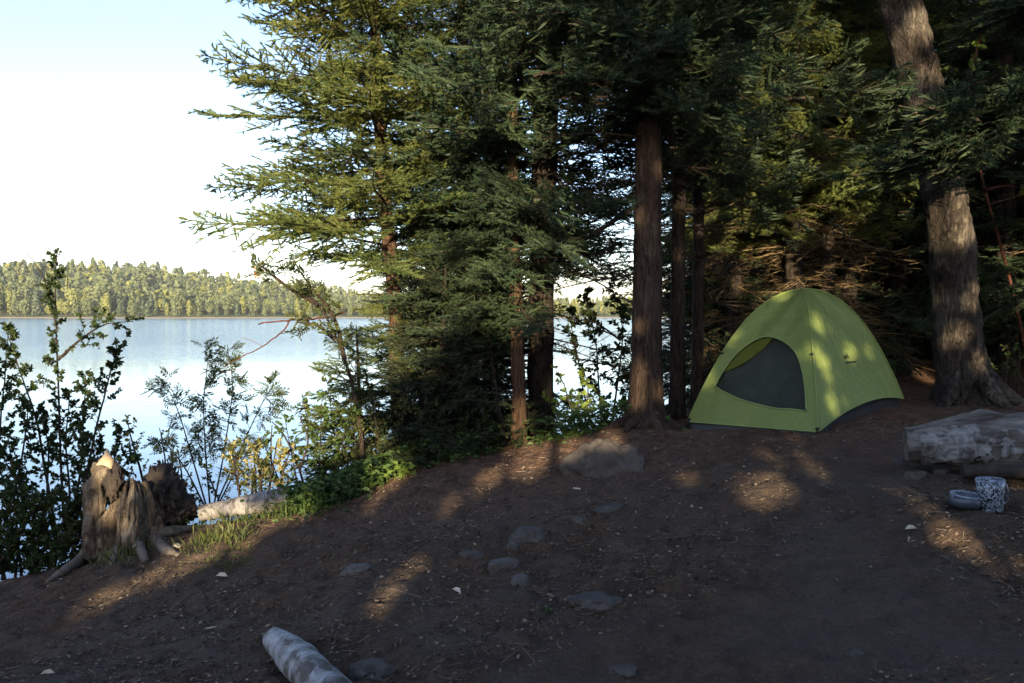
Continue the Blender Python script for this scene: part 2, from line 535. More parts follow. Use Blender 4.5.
M['rock'] = simple_noise_mat('dusty_rock', [(.32, (.036, .032, .028)), (.5, (.066, .060, .053)), (.68, (.10, .092, .083))], 7)
M['rock_pale'] = simple_noise_mat('pale_slab', [(.32, (.05, .046, .042)), (.5, (.088, .082, .075)), (.68, (.13, .122, .113))], 7)
M['boulder'] = simple_noise_mat('buried_boulder', [(.3, (.036, .030, .024)), (.5, (.072, .060, .049)), (.7, (.11, .093, .077))], 4)
M['chip'] = simple_noise_mat('split_wood', [(.3, (.42, .34, .24)), (.7, (.62, .54, .42))], 20, vs=(1, 6, 6))

# litter: three dry tones picked per piece
m, nt, out = mat('dry_litter')
rp = node(nt, 'ShaderNodeNewGeometry').outputs['Random Per Island']
principled(nt, out, ramp(nt, rp, [(0, (.015, .011, .009)), (.35, (.045, .032, .024)), (.6, (.105, .078, .055)), (.88, (.19, .145, .102)), (1, (.28, .22, .165))]), .85, spec=.2)
M['litter'] = m

# stump wood
m, nt, out = mat('weathered_stump_wood')
v = coords(nt, 'Object', (7, 7, 1.6))
n1 = noise_fac(nt, v, 1.6, 7, .68, 1.2)
n2 = noise_fac(nt, coords(nt, 'Object'), 4.2, 4, .6, .8)
n3 = noise_fac(nt, coords(nt, 'Object', (40, 40, 5)), 1, 4)
c = ramp(nt, n1, [(.32, (.03, .02, .014)), (.43, (.095, .07, .046)), (.57, (.19, .152, .108)), (.78, (.29, .25, .185))])
c = mix(nt, ramp(nt, n2, [(.38, (.95, .95, .95)), (.48, (0, 0, 0))]), c, (.04, .03, .024))
c = mix(nt, ramp(nt, n3, [(.55, (0, 0, 0)), (.75, (.45, .45, .45))]), c, (.16, .11, .07))
hh = node(nt, 'ShaderNodeMath', {0: n1, 1: n3}, operation='ADD').outputs[0]
principled(nt, out, c, .88, bump(nt, hh, 1.0, .03), .15)
M['stump'] = m
M['wood_dark'] = simple_noise_mat('dark_wood', [(.3, (.012, .010, .009)), (.6, (.04, .03, .024)), (.8, (.08, .06, .045))], 9, vs=(1, 1, .4))
M['root'] = simple_noise_mat('grey_root_wood', [(.3, (.06, .047, .036)), (.55, (.15, .12, .095)), (.8, (.25, .21, .17))], 8, vs=(4, 4, 1))
M['splinter'] = simple_noise_mat('pale_split_wood', [(.3, (.30, .21, .12)), (.55, (.46, .34, .21)), (.8, (.56, .45, .31))], 8, vs=(6, 6, 1))

# fallen log wood (axis along local X)
m, nt, out = mat('grey_log_wood')
v = coords(nt, 'Object', (2.2, 13, 13))
n1 = noise_fac(nt, v, 1.2, 7, .68, .8)
n2 = noise_fac(nt, coords(nt, 'Object', (2, 5, 5)), 1.4, 5, .6, .6)
c = ramp(nt, n1, [(.3, (.035, .029, .025)), (.46, (.13, .113, .096)), (.62, (.23, .205, .178)), (.8, (.32, .29, .255))])
c = mix(nt, ramp(nt, n2, [(.36, (.9, .9, .9)), (.5, (0, 0, 0))]), c, (.045, .033, .026))
principled(nt, out, c, .9, bump(nt, n1, 1.0, .03), .15)
M['logwood'] = m

# birch bark (axis along local X)
def birch(name, lo, hi, dirt):
    m, nt, out = mat(name)
    v = coords(nt, 'Object', (11, 6.0, 6.0))
    n1 = noise_fac(nt, v, 1.6, 6, .7, .5)
    n2 = noise_fac(nt, coords(nt, 'Object'), 9, 5, .65, .5)
    n4 = noise_fac(nt, coords(nt, 'Object', (60, 6, 6)), 1.0, 3)
    c = ramp(nt, n1, [(.35, lo), (.6, hi)])
    c = mix(nt, ramp(nt, n2, [(.40, (.95, .95, .95)), (.54, (0, 0, 0))]), c, dirt)
    c = mix(nt, ramp(nt, n4, [(.64, (0, 0, 0)), (.70, (.85, .85, .85))]), c, (.05, .04, .035))
    principled(nt, out, c, .7, bump(nt, n2, .6, .012), .3)
    return m


M['birch'] = birch('birch_bark', (.10, .09, .08), (.25, .24, .23), (.05, .04, .033))
M['birch_dirty'] = birch('scuffed_birch_bark', (.14, .135, .13), (.33, .33, .335), (.06, .046, .037))
M['cut_end'] = simple_noise_mat('dark_cut_end', [(.3, (.016, .012, .010)), (.7, (.05, .036, .027))], 12)


def fabric(name, c1, c2, trans=.25, rough=.6, spec=.3, weave=900):
    m, nt, out = mat(name)
    v = coords(nt)
    n1 = noise_fac(nt, v, 3, 4)
    w = noise_fac(nt, node(nt, 'ShaderNodeMapping', {'Vector': v, 'Scale': (1, 1, .55)}).outputs[0], 9, 4, .55, .8)
    col = ramp(nt, n1, [(.3, c1), (.7, c2)])
    p = principled(nt, out, col, rough, bump(nt, w, .8, .03), spec)
    t = node(nt, 'ShaderNodeBsdfTranslucent', {'Color': col})
    mx = node(nt, 'ShaderNodeMixShader', {0: trans, 1: p.outputs[0], 2: t.outputs[0]})
    nt.links.new(mx.outputs[0], out.inputs['Surface'])
    return m


M['tent'] = fabric('green_nylon', (.185, .235, .062), (.225, .28, .078), .18)
M['tent_trim'] = fabric('pale_green_tape', (.21, .28, .09), (.25, .32, .11), .1)
M['tent_flap'] = fabric('yellow_green_lining', (.12, .145, .018), (.16, .18, .025), .4)
M['tent_mesh'] = fabric('grey_mesh_cloth', (.026, .032, .024), (.042, .050, .038), .08, .8, .2)
M['tent_floor'] = fabric('grey_tub_floor', (.05, .052, .058), (.07, .073, .08), .0, .6)
M['tent_inner'] = fabric('black_inner_cloth', (.012, .012, .012), (.02, .02, .02), .0, .8)
M['black'] = simple_noise_mat('black_print', [(.3, (.012, .012, .012)), (.7, (.02, .02, .02))], 4)

# cookware
m, nt, out = mat('speckled_enamel')
vo = node(nt, 'ShaderNodeTexNoise', {'Vector': coords(nt, 'Object'), 'Scale': 62, 'Detail': 3, 'Roughness': .5, 'Distortion': 1.6}).outputs['Fac']
c = ramp(nt, vo, [(.48, (.012, .016, .024)), (.55, (.33, .38, .44))])
principled(nt, out, c, .3, spec=.5)
M['speckle'] = m
m, nt, out = mat('blue_grey_enamel')
n1 = noise_fac(nt, coords(nt), 16, 4)
principled(nt, out, ramp(nt, n1, [(.3, (.04, .052, .068)), (.7, (.07, .085, .105))]), .35, spec=.5)
M['enamel'] = m
m, nt, out = mat('worn_rim')
n1 = noise_fac(nt, coords(nt), 30, 3)
principled(nt, out, ramp(nt, n1, [(.35, (.15, .18, .22)), (.65, (.30, .34, .39))]), .4, spec=.5)
M['rim'] = m

# water
m, nt, out = mat('lake_water')
geo = node(nt, 'ShaderNodeNewGeometry').outputs['Position']
w1 = noise_fac(nt, node(nt, 'ShaderNodeMapping', {'Vector': geo, 'Scale': (.7, 1.6, 1)}).outputs[0], 1.5, 4, .55, .3)
w2 = noise_fac(nt, node(nt, 'ShaderNodeMapping', {'Vector': geo, 'Scale': (.010, .045, 1)}).outputs[0], 1.0, 3, .5)
sepw = node(nt, 'ShaderNodeSeparateXYZ', {0: geo})
far_f = node(nt, 'ShaderNodeMapRange', {0: node(nt, 'ShaderNodeMath', {0: sepw.outputs[1], 1: node(nt, 'ShaderNodeMath', {0: w2, 1: 60.0}, operation='MULTIPLY').outputs[0]}, operation='ADD').outputs[0],
                                        1: 75.0, 2: 130.0, 3: .03, 4: .42}).outputs[0]
principled(nt, out, (.07, .12, .17), .08, bump(nt, w1, far_f, .25), .5, **{'IOR': 1.333})
M['water'] = m

# far hillside: sand by the water, forest floor above
m, nt, out = mat('far_shore_ground')
geo = node(nt, 'ShaderNodeNewGeometry').outputs['Position']
sepz = node(nt, 'ShaderNodeSeparateXYZ', {0: geo})
nn = noise_fac(nt, geo, .08, 4)
fz = node(nt, 'ShaderNodeMapRange', {0: sepz.outputs[2], 1: WATER + .3, 2: WATER + .7, 3: 0., 4: 1.}).outputs[0]
principled(nt, out, mix(nt, fz, (.27, .24, .19), ramp(nt, nn, [(.35, (.05, .06, .03)), (.65, (.11, .11, .05))])), .95, spec=.1)
M['hill'] = m

# ------------------------------------------------------------------ world, sun, camera
w = bpy.data.worlds.new('World'); scene.world = w; w.use_nodes = True
nt = w.node_tree; nt.nodes.clear()
sky = nt.nodes.new('ShaderNodeTexSky'); sky.sky_type = 'NISHITA'; sky.sun_disc = False
sky.sun_elevation = SUN_EL
sky.sun_rotation = math.atan2(TO_SUN[0], TO_SUN[1])
sky.air_density = 1.0; sky.dust_density = 1.3; sky.ozone_density = 2.2; sky.altitude = 300
bg = nt.nodes.new('ShaderNodeBackground'); bg.inputs['Strength'].default_value = .15
wo = nt.nodes.new('ShaderNodeOutputWorld')
nt.links.new(mix(nt, 1.0, sky.outputs[0], (1.06, .97, 1.0), 'MULTIPLY'), bg.inputs[0]); nt.links.new(bg.outputs[0], wo.inputs[0])

sl = bpy.data.lights.new('sun', 'SUN'); sl.energy = 5.0; sl.angle = R(.53); sl.color = (1.0, .82, .54)
so = bpy.data.objects.new('sun', sl); COL.objects.link(so)
so.rotation_euler = Vector(-TO_SUN).to_track_quat('-Z', 'Y').to_euler()

cam = bpy.data.cameras.new('camera'); cam.lens = F_PX / 1024 * 36; cam.sensor_width = 36
cam.clip_start = .05; cam.clip_end = 6000
co = bpy.data.objects.new('camera', cam); COL.objects.link(co)
co.location = (0, 0, CAMZ); co.rotation_euler = (R(90) - PITCH, 0, 0)
scene.camera = co
vs = scene.view_settings
vs.view_transform = 'Standard'; vs.look = 'None'; vs.gamma = 1; vs.exposure = 1.7; vs.use_curve_mapping = False
scene.cycles.use_denoising = True
scene.cycles.max_bounces = 6; scene.cycles.diffuse_bounces = 3; scene.cycles.glossy_bounces = 2
scene.cycles.transmission_bounces = 3; scene.cycles.caustics_reflective = False; scene.cycles.caustics_refractive = False


# ------------------------------------------------------------------ the setting: ground, lake, far shore
def axis(lo, a, b, hi, fine, grow=1.16):
    mid = list(np.arange(a, b, fine))
    up, s, x = [], fine, b
    while x < hi:
        up.append(x); s *= grow; x += min(s, 3)
    dn, s, x = [], fine, a
    while x > lo:
        s *= grow; x -= min(s, 3); dn.append(x)
    return np.array(dn[::-1] + mid + up + [hi])


gx = axis(-60, -4.3, 4.2, 60, .026)
gy = axis(-60, 3.0, 8.2, 40, .026)
X, Y = np.meshgrid(gx, gy)
Z = gz(X, Y)
# small lumps and scuffs of trodden earth close to the viewer
near = np.exp(-((Y - 4.8) / 3.0) ** 2)
PP = np.stack([X, Y, 0 * X], -1)
scuff = fbm(PP * np.array([6.5, 10.0, 1.0]), 4, 31, .6)
clod = fbm(PP * np.array([17.0, 24.0, 1.0]), 3, 41, .6)
Z = Z + near * (.026 * np.clip(scuff, -1, .4) + .011 * np.clip(clod, -.6, .9) * (.5 + .5 * np.clip(fbm(PP * 1.7, 2, 44) * 1.6, -1, 1)))
g = Geo()
nx, ny = len(gx), len(gy)
i = np.arange(ny - 1)[:, None] * nx; j = np.arange(nx - 1)[None]
g.add(np.stack([X, Y, Z], -1), np.stack([i + j, i + j + 1, i + nx + j + 1, i + nx + j], -1).reshape(-1, 4), 0, True)
tag(g.build('ground', M['soil']), kind='structure')

g = Geo()
xs, ys = np.array([-1300, -300, -60, 0, 60, 300, 1300.]), np.array([-62., 0, 40, 150, 460, 1250])
X, Y = np.meshgrid(xs, ys); n = len(xs)
i = np.arange(len(ys) - 1)[:, None] * n; j = np.arange(n - 1)[None]
g.add(np.stack([X, Y, 0 * X + WATER], -1), np.stack([i + j, i + j + 1, i + n + j + 1, i + n + j], -1).reshape(-1, 4))
tag(g.build('lake', M['water']), kind='structure')


def shore_y(x):
    return 432 + 10 * np.sin(x * .013 + 1) + 6 * np.sin(x * .041) - np.clip(x + 60, 0, 400) * .05


def hill_z(x, y):
    d = y - shore_y(x)
    top = np.interp(x, [-600, -420, -300, -230, -170, -120, 0, 100, 300, 700], [44, 40, 33, 26, 19, 10, 2, 3, 10, 18])
    top = top + 3.0 * np.sin(x * .031) + 2 * np.sin(x * .07 + 2)
    return WATER + np.where(d < 10, d * .12, 1.2 + (top - 1.2) * (1 - np.exp(-np.clip(d - 10, 0, 900) / 150.)) ** 1.3)


xs = np.linspace(-900, 900, 120); ds = np.concatenate([[-12, -3, 0, 3, 6, 10, 16, 25], np.linspace(40, 700, 26)])
X, D = np.meshgrid(xs, ds); Y = shore_y(X) + D; Z = hill_z(X, Y)
g = Geo(); n = len(xs)
i = np.arange(len(ds) - 1)[:, None] * n; j = np.arange(n - 1)[None]
g.add(np.stack([X, Y, Z], -1), np.stack([i + j, i + j + 1, i + n + j + 1, i + n + j], -1).reshape(-1, 4), 0, True)
tag(g.build('hills', M['hill']), kind='structure')


def far_crown(kind, rng, n=420):
    """Leaf clumps of a distant tree of height 1."""
    h = rng.random(n) ** .8
    if kind == 'cone':
        r = .23 * (1.02 - h) + .015; z = .06 + .94 * h
    elif kind == 'column':
        r = .16 * np.sqrt(np.clip(1 - (h * 1.9 - .9) ** 2, .02, 1)); z = .08 + .92 * h
    else:
        z = .22 + .78 * h; r = .33 * np.sqrt(np.clip(1 - (h * 2 - 1) ** 2, .03, 1)) * (.85 + .3 * rng.random(n))
    a = rng.random(n) * 2 * np.pi
    q = r * np.sqrt(.35 + .65 * rng.random(n))
    c = np.stack([q * np.cos(a), q * np.sin(a), z], -1)
    s = ((.043 if kind == 'round' else .036) * (320 / n) ** .4) * (.6 + .9 * rng.random(n))[:, None]
    o = np.stack([np.cos(a), np.sin(a), .4 + 0 * a], -1) + rng.normal(size=(n, 3)) * .4
    t1 = norm(np.cross(o, rng.normal(size=(n, 3)))); t2 = norm(np.cross(o, t1))
    v = np.stack([c - t1 * s, c - t2 * s * .8, c + t1 * s * 1.3, c + t2 * s], 1).reshape(-1, 3)
    return v, np.arange(4 * n).reshape(-1, 4)


rng = np.random.default_rng(5)
PROTO = {}
for k, (kind, mk, lab, nm) in {
    0: ('round', 'far_y', 'distant yellow-green broadleaf tree on the sunlit far shore', 'broadleaf_tree'),
    1: ('cone', 'far_d', 'distant dark narrow conifer on the far lake shore', 'conifer_tree'),
    2: ('column', 'far_y', 'distant golden columnar tree at the far waterline', 'cedar_tree'),
    3: ('round', 'far_g', 'distant mid-green rounded tree on the far lake shore', 'broadleaf_tree'),
    4: ('cone', 'far_g', 'distant mid-green pointed conifer on the far lake shore', 'conifer_tree')}.items():
    PROTO[k] = (far_crown(kind, rng), M[mk], lab, nm)
far_first = {}
n_far = 0
for row, d0 in enumerate((9, 17, 28)):
    x = -330.0
    while x < 330:
        x += rng.uniform(4.5, 9.5)
        px = CX + F_PX * x / 440
        if not (-20 < px < 400 or 535 < px < 760):
            continue
        k = int(rng.choice([0, 1, 2, 3, 4], p=[.16, .30, .14, .14, .26]))
        y = float(shore_y(x)) + d0 + rng.uniform(-3, 3)
        hgt = rng.uniform(9, 19) if row else rng.uniform(5, 15)
        if k == 0: hgt *= .85
        hgt *= float(np.interp(x, [-280, -90], [1.05, .52]))
        (v, f), mt, lab, nm = PROTO[k]
        if k not in far_first:
            g = Geo(); g.add(v, f)
            add_tube(g, [(0, 0, -.03), (0, 0, .35)], [.02, .012], 5)
            o = g.build(nm, mt); far_first[k] = o
            tag(o, lab, 'tree', 'trees along the far shore')
        else:
            o = far_first[k].copy(); COL.objects.link(o)
        o.location = (x, y, float(hill_z(x, y)) - .2)
        o.rotation_euler = (0, 0, rng.uniform(0, 6.28)); o.scale = (hgt * rng.uniform(.9, 1.25),) * 2 + (hgt,)
        n_far += 1
# the woods covering the hill behind that first belt
mats = [M['far_y'], M['far_d'], M['far_y'], M['far_g'], M['far_g']]
low = {k: far_crown(kd, rng, 130) for k, kd in enumerate(('round', 'cone', 'column', 'round', 'cone'))}
g = Geo()
for _ in range(2600):
    x = rng.uniform(-520, 420); d = 30 + 330 * rng.random() ** 1.5
    y = float(shore_y(x)) + d
    k = int(rng.choice(5, p=[.22, .24, .10, .20, .24]))
    v, f = low[k]; h = rng.uniform(8, 18) * float(np.interp(x, [-300, -110, 120], [1.05, .5, .7])) * (.8 if k == 0 else 1)
    a = rng.uniform(0, 6.28); ca, sa = math.cos(a), math.sin(a)
    q = v * np.array([1.25, 1.25, 1]) * h
    q = np.stack([q[:, 0] * ca - q[:, 1] * sa, q[:, 0] * sa + q[:, 1] * ca, q[:, 2]], -1) + np.array([x, y, float(hill_z(x, y)) - .3])
    g.add(q, f, k)
tag(g.build('woods', mats), 'sunlit mixed woods covering the low hill across the lake', 'woods', kind='stuff')


# ------------------------------------------------------------------ conifers
def branch_template(L, rng, droop=.12, upturn=.16, tw_step=.07, ter_step=.062, per_m=200, nl=.027, nw=.0055, dead=False, spread=.42):
    """A flat spray along +X: (verts, faces3, faces4 with material)."""
    s = np.linspace(0, 1, 9)
    wv_ = rng.uniform(-.10, .10, 2)
    ax = np.stack([L * s, L * (.05 * np.sin(s * 3 + rng.uniform(0, 6)) * s + wv_[0] * s ** 2), L * (-droop * s * (1 + wv_[1] * 6) - .12 * s ** 2 + upturn * (1 + wv_[1] * 4) * s ** 3)], -1)
    seg0, seg1, rr = [], [], []
    main = list(zip(ax[:-1], ax[1:]))
    rmain = np.linspace(.0085 * L + .002, .002, 9)
    W0, W1, r0, r1 = [a for a, _ in main], [b for _, b in main], list(rmain[:-1]), list(rmain[1:])
    N0, N1 = [], []
    pos = .12 * L
    while pos < L * .985:
        for side in (-1, 1):
            if rng.random() < (.35 if dead else .1): continue
            q = pos / L + rng.uniform(-.02, .02); q = min(max(q, 0.05), .99)
            b = np.array([np.interp(q, s, ax[:, c]) for c in range(3)])
            ln = (spread * L * (1 - q) ** .75 * (.45 + .55 * min(1, q / .25)) + .05) * rng.uniform(.6, 1.2)
            an = R(rng.uniform(42, 62)) * side
            d = np.array([math.cos(an), math.sin(an), rng.uniform(-.42, .26)])
            k = max(2, int(ln / .09))
            tt = np.linspace(0, 1, k + 1)[:, None]
            curve = b + d * ln * tt + np.array([.10 * ln, 0, .02 * ln]) * tt ** 2 + rng.normal(size=(k + 1, 3)) * .006 * tt
            for e in range(k):
                W0.append(curve[e]); W1.append(curve[e + 1])
                r0.append(.003 * (1 - e / k) + .0012); r1.append(.003 * (1 - (e + 1) / k) + .001)
                if not dead and (e > 0 or k < 4): N0.append(curve[e]); N1.append(curve[e + 1])
            tpos = .04
            while tpos < ln * .95:
                qq = tpos / ln
                bb = np.array([np.interp(qq, tt[:, 0], curve[:, c]) for c in range(3)])
                l3 = (.42 * (ln - tpos) + .03) * rng.uniform(.5, 1.15)
                if dead: l3 *= .8
                sd = 1 if rng.random() < .5 else -1
                a3 = math.atan2(d[1], d[0]) + sd * R(rng.uniform(35, 60))
                d3 = np.array([math.cos(a3), math.sin(a3), rng.uniform(-.5, .45)])
                e3 = bb + d3 * l3
                W0.append(bb); W1.append(e3); r0.append(.0016); r1.append(.0008)
                if not dead: N0.append(bb); N1.append(e3)
                tpos += ter_step * rng.uniform(.6, 1.4)
        pos += tw_step * rng.uniform(.7, 1.3)
    for a, b in main[3:]:
        if not dead: N0.append(a); N1.append(b)
    wv, wf = prisms(np.array(W0), np.array(W1), np.array(r0), np.array(r1))
    if dead:
        return wv, wf, None, None
    nv, nf = needles(np.array(N0), np.array(N1), per_m, nl, nw, rng)
    bv, bf = blades(np.array(N0), np.array(N1), .0155, rng)
    return wv, wf, nv, nf, bv, bf


trng = np.random.default_rng(21)
SPRAY = [branch_template(1.0 if 0 else 1.7, trng) for _ in range(5)]
SPRAY_S = [branch_template(.8, trng, tw_step=.05, ter_step=.06, per_m=130, spread=.5) for _ in range(3)]
DEAD = [branch_template(1.4, trng, droop=.1, upturn=.0, tw_step=.10, ter_step=.10, dead=True, spread=.5) for _ in range(4)]


def place(g, tmpl, base, azim, elev, roll, scale, wood_mat=0, needle_mat=1):
    ca, sa = math.cos(azim), math.sin(azim)
    m = (Matrix.Rotation(azim, 3, 'Z') @ Matrix.Rotation(-elev, 3, 'Y') @ Matrix.Rotation(roll, 3, 'X'))
    m = np.array(m) * scale
    g.add(tmpl[0] @ m.T + base, tmpl[1], wood_mat)
    if tmpl[2] is not None:
        g.add(tmpl[2] @ m.T + base, tmpl[3], needle_mat)
        g.add(tmpl[4] @ m.T + base, tmpl[5], needle_mat)


def crown(rng, trunk, z0, z1, n, length, wood=0, needle=1, elev=lambda t: .05, tm=None, az=None, skip=None):
    """Sprays whorled up a trunk. trunk(z)->xyz ; length(t, az)->m."""
    g = Geo(); tm = tm or SPRAY
    for k in range(n):
        t = (k + rng.random()) / n
        z = z0 + (z1 - z0) * t
        a = k * 2.39996 + rng.uniform(-.5, .5) if az is None else az(rng)
        L = length(t, a) * rng.uniform(.75, 1.15)
        if L < .12 or (skip and skip(z, a, L)): continue
        tp = tm[rng.integers(len(tm))]
        base_len = tp[0][:, 0].max()
        place(g, tp, trunk(z), a, elev(t) + rng.uniform(-.2, .2), rng.uniform(-.6, .6), L / base_len, wood, needle)
    return g


def trunk_mesh(pts, rad, mt, parent, sides=14, n=40, rough=.10, freq=9, seed=0, flare=None, name='trunk'):
    c = spline(pts, n)
    s = np.linspace(0, 1, n)
    r = np.interp(s, np.linspace(0, 1, len(rad)), rad)
    if flare:
        dist = np.linalg.norm(c - c[0], axis=1)
        r = r + flare * np.exp(-dist / .16)
    g = Geo()
    add_tube(g, c, r, sides, 0, True, True, rough=rough, freq=freq, seed=seed)
    return g.build(name, mt, parent)


def tree_root(name, base, label, cat='tree', group=None):
    return tag(empty(name, base), label, cat, group)


def rel(pts, base):
    return [np.asarray(p) - base for p in pts]


def az_sector(c, half):
    return lambda r: c + r.uniform(-half, half)


# --- the tall fir standing in the sun at the left edge of the trees
def path_fn(pts):
    p = np.array(pts)
    return lambda z: np.array([np.interp(z, p[:, 2], p[:, 0]), np.interp(z, p[:, 2], p[:, 1]), z])


Yf = 8.2
b = P(402, 462, Yf)
base = np.array([b[0], b[1], float(gz(b[0], b[1])) - .05])
pts = rel([base, P(398, 380, Yf), P(394, 290, Yf), P(385, 200, Yf), P(377, 60, Yf), P(370, -120, Yf), P(368, -420, Yf)], base)
T = tree_root('fir_tree', base, 'tall sunlit fir whose boughs reach left over the lake')
trunk_mesh(pts, [.085, .08, .075, .068, .06, .045, .02], M['bark_warm'], T, 10, 40, .08)
rng = np.random.default_rng(3)
pf = path_fn(spline(pts, 60))
zoff = base[2]


def fir_len(t, a):
    left = -math.cos(a)              # +1 to the left
    z = 0.9 + 6.6 * t + zoff - CAMZ  # height over the eye
    if z < .55:
        return .35 + .75 * max(0, -left) + (.15 if left > 0 else 0)
    full = 1.55 + .22 * left
    return full * (1 if z < 3.2 else max(.25, 1 - (z - 3.2) / 4.2))


g = crown(rng, pf, .9, 7.5, 172, fir_len, elev=lambda t: .08 + .1 * t)
g.build('crown', [M['twig'], M['needle']], T)

# --- dense spruce with the thick dark trunk
Yf = 7.9
b = P(541, 448, Yf); base = np.array([b[0], b[1], float(gz(b[0], b[1])) - .05])
pts = rel([base, P(541, 300, Yf), P(545, 150, Yf), P(550, 0, Yf), P(552, -300, Yf), P(552, -560, Yf)], base)
T = tree_root('spruce_tree', base, 'dense dark spruce on a thick blackish trunk right of the slim orange trunk')
trunk_mesh(pts, [.135, .125, .12, .11, .08, .03], M['bark_dark'], T, 12, 40, .08, flare=.05)
rng = np.random.default_rng(8)
pf = path_fn(spline(pts, 60))


def sp_len(t, a):
    right = math.cos(a)
    front = -math.sin(a)
    L = 2.0 - 1.3 * max(0, t - .35) / .65
    return L * (1 - .45 * max(0, right) * (t < .45))


g = crown(rng, pf, 1.7, 9.3, 150, sp_len, elev=lambda t: -.02 + .12 * t)
# low boughs sweeping left towards the fir
for k in range(34):
    tp = SPRAY[k % 5]
    z = 1.1 + .045 * k
    place(g, tp, pf(z), math.pi + rng.uniform(-.75, .75), -.12 + rng.uniform(-.1, .1), rng.uniform(-.3, .3), rng.uniform(.65, 1.0))
g.prune(base, .4, .015)
g.build('crown', [M['twig'], M['needle_blue']], T)
g = Geo()
for k in range(26):                      # dead lower twigs
    z = rng.uniform(1.0, 3.4)
    place(g, DEAD[k % 4], pf(z), rng.uniform(-1.2, 1.6), rng.uniform(-.25, .1), rng.uniform(-.6, .6), rng.uniform(.5, 1.0))
g.build('dead_branches', [M['twig']], T)['label'] = 'bare dead lower branches'

# --- slim trunk in front of it, orange lit foot
Yf = 7.35
b = P(520, 450, Yf); base = np.array([b[0], b[1], float(gz(b[0], b[1])) - .04])
pts = rel([base, P(519, 400, Yf), P(517, 330, Yf), P(514, 250, Yf), P(512, 120, Yf), P(512, -100, Yf)], base)
T = tree_root('cedar_tree', base, 'slim tree trunk with an orange-lit foot in front of the thick dark trunk')
trunk_mesh(pts, [.07, .066, .064, .06, .05, .03], M['bark_warm'], T, 10, 30, .07, flare=.02)
pf = path_fn(spline(pts, 60)); rng = np.random.default_rng(18)
g = crown(rng, pf, 1.2, 4.6, 62, lambda t, a: .95 - .4 * t, elev=lambda t: 0, az=az_sector(3.6, 1.5))
g.build('crown', [M['twig'], M['needle_blue']], T)

# --- leaning broken pole
base = P(504, 449, 7.3); base[2] = float(gz(base[0], base[1])) - .03
T = tree_root('sapling_pole', base, 'thin leaning bare stem left of the slim orange-footed trunk', 'stem')
trunk_mesh(rel([base, P(499, 415, 7.32), P(493, 370, 7.36), P(488, 330, 7.4)], base), [.033, .028, .02, .012], M['bark_dark'], T, 7, 16, .06)

# --- the big red-brown trunk left of the tent
Yf = 6.9
b = P(646, 426, Yf); base = np.array([b[0], b[1], float(gz(b[0], b[1])) - .06])
pts = rel([base, P(646, 400, Yf), P(647, 330, Yf), P(648, 200, Yf), P(650, 0, Yf), P(652, -300, Yf), P(653, -560, Yf)], base)
BIG = tree_root('spruce_tree', base, 'tall reddish-brown trunk standing just left of the tent')
trunk_mesh(pts, [.152, .142, .128, .116, .10, .07, .02], M['bark_red'], BIG, 22, 70, .07, 14, flare=.10)
rng = np.random.default_rng(28)
pf_big = path_fn(spline(pts, 60))
g = crown(rng, pf_big, 2.6, 8.6, 115, lambda t, a: (2.05 - 1.2 * t) * (1.0 if math.sin(a) < .2 else .85), elev=lambda t: -.10 + .18 * t)
for k in range(26):                      # boughs hanging towards the clearing
    place(g, SPRAY[k % 5], pf_big(rng.uniform(2.55, 4.1)), -math.pi / 2 + rng.uniform(-1.25, 1.0), rng.uniform(-.12, .2), rng.uniform(-.5, .5), rng.uniform(.55, .95))
g.prune(base)
g.build('crown', [M['twig'], M['needle_blue']], BIG)
g = Geo()
for k in range(20):
    z = rng.uniform(1.35, 2.9)
    rt = rng.random() < .4
    a = (.2 if rt else math.pi) + rng.uniform(-.9, .9)
    place(g, DEAD[k % 4], pf_big(z + .55 * rt), a, rng.uniform(-.1, .15) if rt else rng.uniform(-.2, .15), rng.uniform(-.6, .6), rng.uniform(.25, .5) if rt else rng.uniform(.4, .95))
# one stout hooked limb to the left
hook = rel([P(637, 205, 6.9), P(612, 222, 6.95), P(585, 238, 7.0), P(560, 235, 7.05), P(540, 226, 7.1)], base)
add_tube(g, spline(hook, 14), np.linspace(.026, .008, 14), 6)
for k in range(3, 13, 2):
    q = spline(hook, 14)[k]
    place(g, DEAD[k % 4], q, math.pi + rng.uniform(-1.2, 1.2), rng.uniform(-.4, .1), 0, .4)
g.build('dead_branches', [M['twig']], BIG)['label'] = 'bare hooked dead branches'
g = Geo()
for (dx, dy, L) in [(-.45, -.1, .34), (.42, -.12, .30), (.1, -.4, .22), (-.25, -.3, .25)]:
    d = np.array([dx, dy]); d /= np.linalg.norm(d)
    q = [np.array([d[0] * t, d[1] * t, 0]) for t in (.05, .16, .16 + L * .5, .16 + L)]
    for kk, c in enumerate(q):
        c[2] = float(gz(base[0] + c[0], base[1] + c[1])) - base[2] + (.17, .07, .012, -.03)[kk]
    add_tube(g, spline(q, 10), np.linspace(.075, .02, 10), 8, rough=.1)
g.build('root_flare', [M['bark_red']], BIG)

